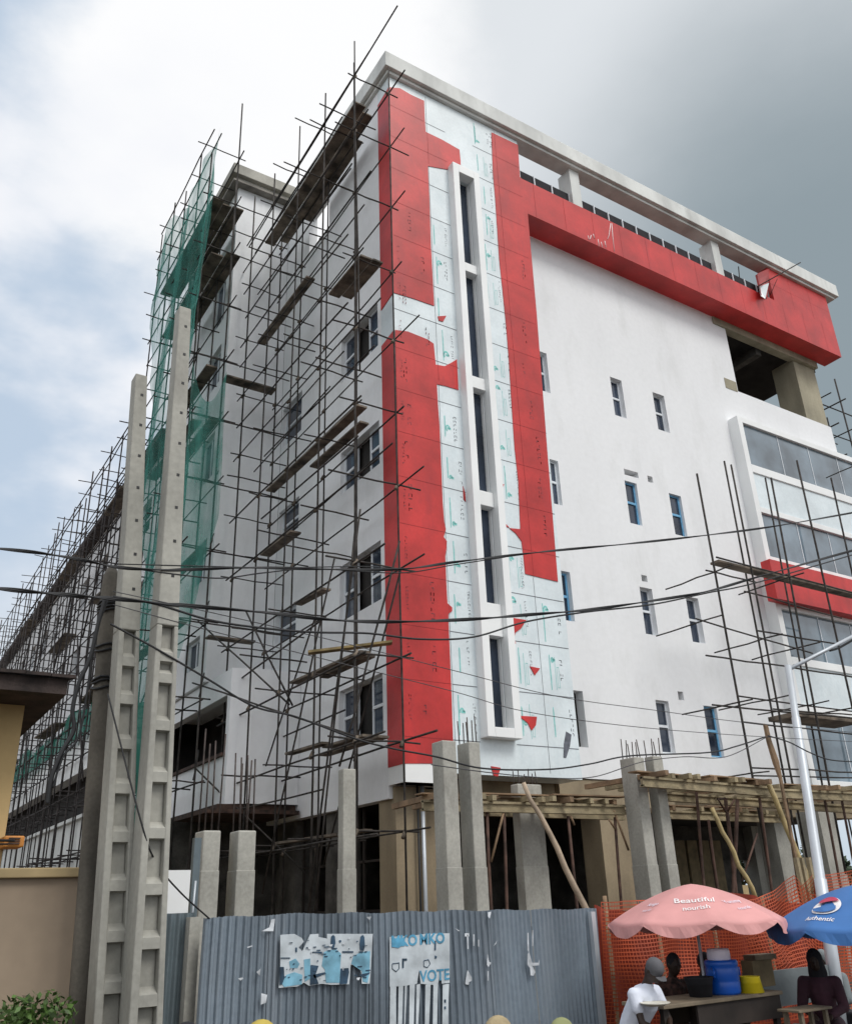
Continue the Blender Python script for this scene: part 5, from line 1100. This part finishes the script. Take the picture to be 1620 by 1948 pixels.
# ------------------------------------------------------------------ people
def capsule(m_, p, q, r1, r2, n=10):
    p, q = Vector(p), Vector(q); m_.path([p, q], [r1, r2], n); m_.ball(p, r1, n=n); m_.ball(q, r2, n=n)
def remesh(o, vx, sm=3):
    r_ = o.modifiers.new('continuous_surface', 'REMESH'); r_.mode = 'VOXEL'; r_.voxel_size = vx; r_.use_smooth_shade = True
    s_ = o.modifiers.new('smooth', 'SMOOTH'); s_.factor = .5; s_.iterations = sm
def person(label, loc, yaw, J, shirt, trousers, hat=None, hatm='greycap', hair=True, sleeve=.5, vx=.012, scarf=None):
    """J: joints in metres, x = to the person's left, y = facing direction, z up"""
    root = thing('person', label, 'person', loc, 'people at the market stall and passing by'); rm = Matrix.Rotation(yaw, 3, 'Z'); base = Vector(loc)
    W_ = lambda v: base+rm @ Vector(v)
    j = {k: W_(v) for k, v in J.items() if k != 'tilt'}
    hd = j['head']; fw = rm @ Vector((0, math.cos(J['tilt'][0]), -math.sin(J['tilt'][0]))); upv = rm @ Vector((0, math.sin(J['tilt'][0]), math.cos(J['tilt'][0]))); lf = rm @ Vector((1, 0, 0))
    rotm = Matrix((lf, fw, upv)).transposed()
    m_ = MB()
    m_.ball(hd, .078, .098, .118, 16, rotm); m_.ball(hd+fw*.03-upv*.06, .055, .06, .055, 12, rotm)
    capsule(m_, hd+fw*.092+upv*.005, hd+fw*.112-upv*.025, .009, .015, 8)      # nose
    m_.ball(hd+fw*.09-upv*.058, .026, .014, .010, 10, rotm)                     # lips
    for s in (1, -1):
        m_.ball(hd+lf*.08*s-upv*.005-fw*.005, .012, .022, .032, 8, rotm); m_.ball(hd+lf*.03*s+fw*.088+upv*.018, .014, .010, .009, 8, rotm)
    capsule(m_, j['neck'], hd-upv*.05-fw*.01, .055, .05)
    capsule(m_, j['pelvis'], j['waist'], .125, .115); capsule(m_, j['waist'], j['chest'], .115, .135)
    capsule(m_, j['chest'], j['neck'], .12, .06)
    for s in 'LR':
        sg = 1 if s == 'L' else -1
        capsule(m_, j['chest']+(j['sh'+s]-j['chest'])*.4, j['sh'+s], .085, .058); capsule(m_, j['sh'+s], j['el'+s], .05, .038); capsule(m_, j['el'+s], j['wr'+s], .038, .027)
        wr = j['wr'+s]; d = (wr-j['el'+s]).normalized(); sd_ = d.cross(Vector((0, 0, 1))); sd_ = sd_.normalized() if sd_.length > .1 else rm @ Vector((1, 0, 0)); nrm = sd_.cross(d)
        capsule(m_, wr, wr+d*.07, .027, .03)
        for f in range(4):
            b0 = wr+d*.08+sd_*(f-1.5)*.019; l = (.07, .08, .075, .06)[f]; capsule(m_, b0, b0+d*l*.5-nrm*.008, .009, .0085, 6); capsule(m_, b0+d*l*.5-nrm*.008, b0+d*l*.85-nrm*.03, .0085, .0075, 6)
        th = wr+d*.03+sd_*.03*sg; capsule(m_, th, th+d*.035+sd_*.02*sg, .011, .009, 6); capsule(m_, th+d*.035+sd_*.02*sg, th+d*.065+sd_*.022*sg-nrm*.01, .009, .008, 6)
        capsule(m_, j['hip'+s], j['kn'+s], .085, .058); capsule(m_, j['kn'+s], j['an'+s], .055, .035); ft = rm @ Vector((0, .19, 0)); capsule(m_, j['an'+s]-Vector((0, 0, .04)), j['an'+s]+ft-Vector((0, 0, .055)), .04, .03)
    b = m_.build('body', 'skin', root); remesh(b, vx)
    m_ = MB(); capsule(m_, j['pelvis']+Vector((0, 0, .0)), j['waist'], .155, .15); capsule(m_, j['waist'], j['chest'], .15, .165); capsule(m_, j['chest'], j['neck']-Vector((0, 0, .03)), .15, .075)
    for s in 'LR':
        capsule(m_, j['chest']+(j['sh'+s]-j['chest'])*.4, j['sh'+s], .11, .078); capsule(m_, j['sh'+s], j['sh'+s].lerp(j['el'+s], sleeve if sleeve <= 1 else 1), .076, .068)
        if sleeve > 1: capsule(m_, j['el'+s], j['el'+s].lerp(j['wr'+s], .9), .062, .045)
    c = m_.build('shirt', shirt, root); remesh(c, vx*1.1, 4)
    m_ = MB(); capsule(m_, j['pelvis']-Vector((0, 0, .03)), j['pelvis']+Vector((0, 0, .05)), .16, .15)
    for s in 'LR': capsule(m_, j['hip'+s], j['kn'+s], .11, .085); capsule(m_, j['kn'+s], j['kn'+s].lerp(j['an'+s], .92), .082, .065)
    c = m_.build('trousers', trousers, root); remesh(c, vx*1.2, 4)
    if scarf:
        m_ = MB(); m_.ball(hd-fw*.015+upv*.01, .10, .105, .135, 16, rotm); capsule(m_, hd-fw*.04-upv*.03, j['neck']+rm @ Vector((0, -.03, 0)), .10, .12); c = m_.build('headscarf', scarf, root); remesh(c, vx, 4)
    elif hair and not hat:
        m_ = MB(); m_.ball(hd-fw*.018+upv*.022, .085, .098, .112, 16, rotm); m_.build('hair', 'cloth_dark', root)
    if hat:
        m_ = MB(); c0 = hd+upv*.035-fw*.01
        if hat == 'cap':
            m_.ball(c0+upv*.01, .092, .108, .10, 18, rotm); br_ = [c0+fw*(.09+.085*math.cos(a*.35))+lf*.085*math.sin(a*.35)+upv*(.012-.02*abs(math.sin(a*.35))) for a in range(-4, 5)]
            m_.prism(br_, upv*.008)
        else:
            m_.ball(c0+upv*.03, .10, .115, .11, 20, rotm)
            vs = [c0+(lf*math.cos(a*math.pi/12)+fw*math.sin(a*math.pi/12))*r_+upv*z_ for r_, z_ in ((.09, .04), (.15, .025), (.20, -.015)) for a in range(24)]
            m_.add(vs, [(i*24+a, i*24+(a+1) % 24, (i+1)*24+(a+1) % 24, (i+1)*24+a) for i in range(2) for a in range(24)], True)
        m_.build('cap' if hat == 'cap' else 'sun_hat', hatm, root)
    return root
def seated(lean=.25, tilt=.5, armf=.35, seat=.5):
    c = lambda x, y, z: (x, y, z)
    y1, y2 = lean*.5, lean
    return dict(pelvis=(0, 0, seat+.1), waist=(0, y1*.6, seat+.28), chest=(0, y2*.85, seat+.48), neck=(0, y2*1.05, seat+.63), head=(0, y2*1.05+.05+.06*tilt, seat+.79-.03*tilt), tilt=(tilt,),
                shL=(.19, y2*.9, seat+.54), shR=(-.19, y2*.9, seat+.54), elL=(.24, y2*.9+.1, seat+.28), elR=(-.24, y2*.9+.1, seat+.28), wrL=(.12, y2+armf, seat+.22), wrR=(-.10, y2+armf, seat+.2),
                hipL=(.10, .02, seat+.06), hipR=(-.10, .02, seat+.06), knL=(.15, .45, seat+.05), knR=(-.15, .45, seat+.05), anL=(.16, .5, .09), anR=(-.14, .42, .09))
def standing(h=1.7, tilt=.1):
    k = h/1.7
    d = dict(pelvis=(0, 0, .95), waist=(0, 0, 1.08), chest=(0, 0, 1.30), neck=(0, .0, 1.46), head=(0, .03, 1.60), shL=(.19, 0, 1.38), shR=(-.19, 0, 1.38), elL=(.24, -.02, 1.10), elR=(-.24, -.02, 1.10), wrL=(.25, .06, .86), wrR=(-.25, .06, .86),
             hipL=(.1, 0, .92), hipR=(-.1, 0, .92), knL=(.11, .03, .5), knR=(-.11, -.03, .5), anL=(.11, .02, .09), anR=(-.11, -.06, .09))
    d = {a: tuple(c*k for c in b) for a, b in d.items()}; d['tilt'] = (tilt,); return d
def crate_seat(px, Y, h, lb):
    q = on(px, 1900, 1, Y); m_ = MB(); m_.box(q.x-.2, q.x+.2, Y-.2, Y+.2, 0, h); 
    for z in (.12, .24): m_.box(q.x-.215, q.x+.215, Y-.215, Y+.215, z, z+.03)
    tag(m_.build('wooden_crate', 'tabledark'), lb, 'crate'); return q
zh = on(1208, 1862, 1, 7.95).z; sh = zh-.70
q = crate_seat(1194, 8.3, sh-.02, 'dark crate the man in the white shirt sits on')
person('man in a white polo shirt and grey cap sitting bent over a plate', (q.x-.05, 8.28, 0), R(-172), seated(.30, .9, .18, sh), 'shirt', 'cloth_dark', 'cap', 'greycap')
zh = on(1262, 1835, 1, 8.7).z; sh = zh-.80
q = crate_seat(1272, 8.95, sh-.02, 'dark crate the person in brown print sits on')
person('person in dark brown printed clothes sitting behind the table left end', (q.x, 8.95, 0), R(170), seated(.12, .3, .2, sh), 'cloth_brown', 'cloth_brown', sleeve=2)
zh = on(1328, 1830, 1, 9.1).z; sh = zh-.80
q = crate_seat(1333, 9.2, sh-.02, 'dark crate the person behind the blue cooler sits on')
person('person in black sitting in the shade behind the blue cooler', (q.x, 9.2, 0), R(175), seated(.1, .2, .2, sh), 'cloth_dark', 'cloth_dark', sleeve=2)
zh = on(1540, 1830, 1, 7.9).z; sh = zh-.78
q = crate_seat(1566, 8.0, sh-.02, 'dark crate the woman in maroon sits on')
person('woman in a maroon dress and black headscarf sitting before the bench', (q.x, 8.0, 0), R(120), seated(.12, .15, .3, sh), 'maroon', 'maroon', sleeve=2, scarf='cloth_dark')
def passer(label, px, ptop, Y, hat, hm, shirt, yaw, top=1.76):
    q = on(px, ptop-(6 if hat == 'hat' else 1), 1, Y); hgt = q.z; person(label, (q.x, Y, 0), yaw, standing(hgt*1.7/top), shirt, 'cloth_dark', hat, hm)
passer('passer-by in a beige sun hat whose crown shows at the bottom edge', 942, 1930, 5.6, 'hat', 'khaki', 'shirt', R(-60), 1.78)
passer('passer-by in a yellow cap at the bottom edge before the fence', 490, 1933, 6.3, 'cap', 'ycap', 'cloth_dark', R(-90), 1.745)
passer('dark haired passer-by at the bottom edge beside the ribbed pole', 350, 1937, 6.6, None, None, 'cloth_dark', R(-90), 1.735)
passer('passer-by in a yellow green cap at the bottom edge below the fence end', 1064, 1934, 5.9, 'cap', 'gcap', 'cloth_brown', R(-60), 1.745)

zh = on(1572, 1822, 1, 8.9).z; sh = zh-.80
q = crate_seat(1590, 9.0, sh-.02, 'dark crate behind the bench at the right edge')
person('person wrapped in pale grey cloth sitting behind the bench at the right', (q.x, 9.0, 0), R(110), seated(.2, .5, .2, sh), 'greycloth', 'cloth_dark', sleeve=2, scarf='greycloth')
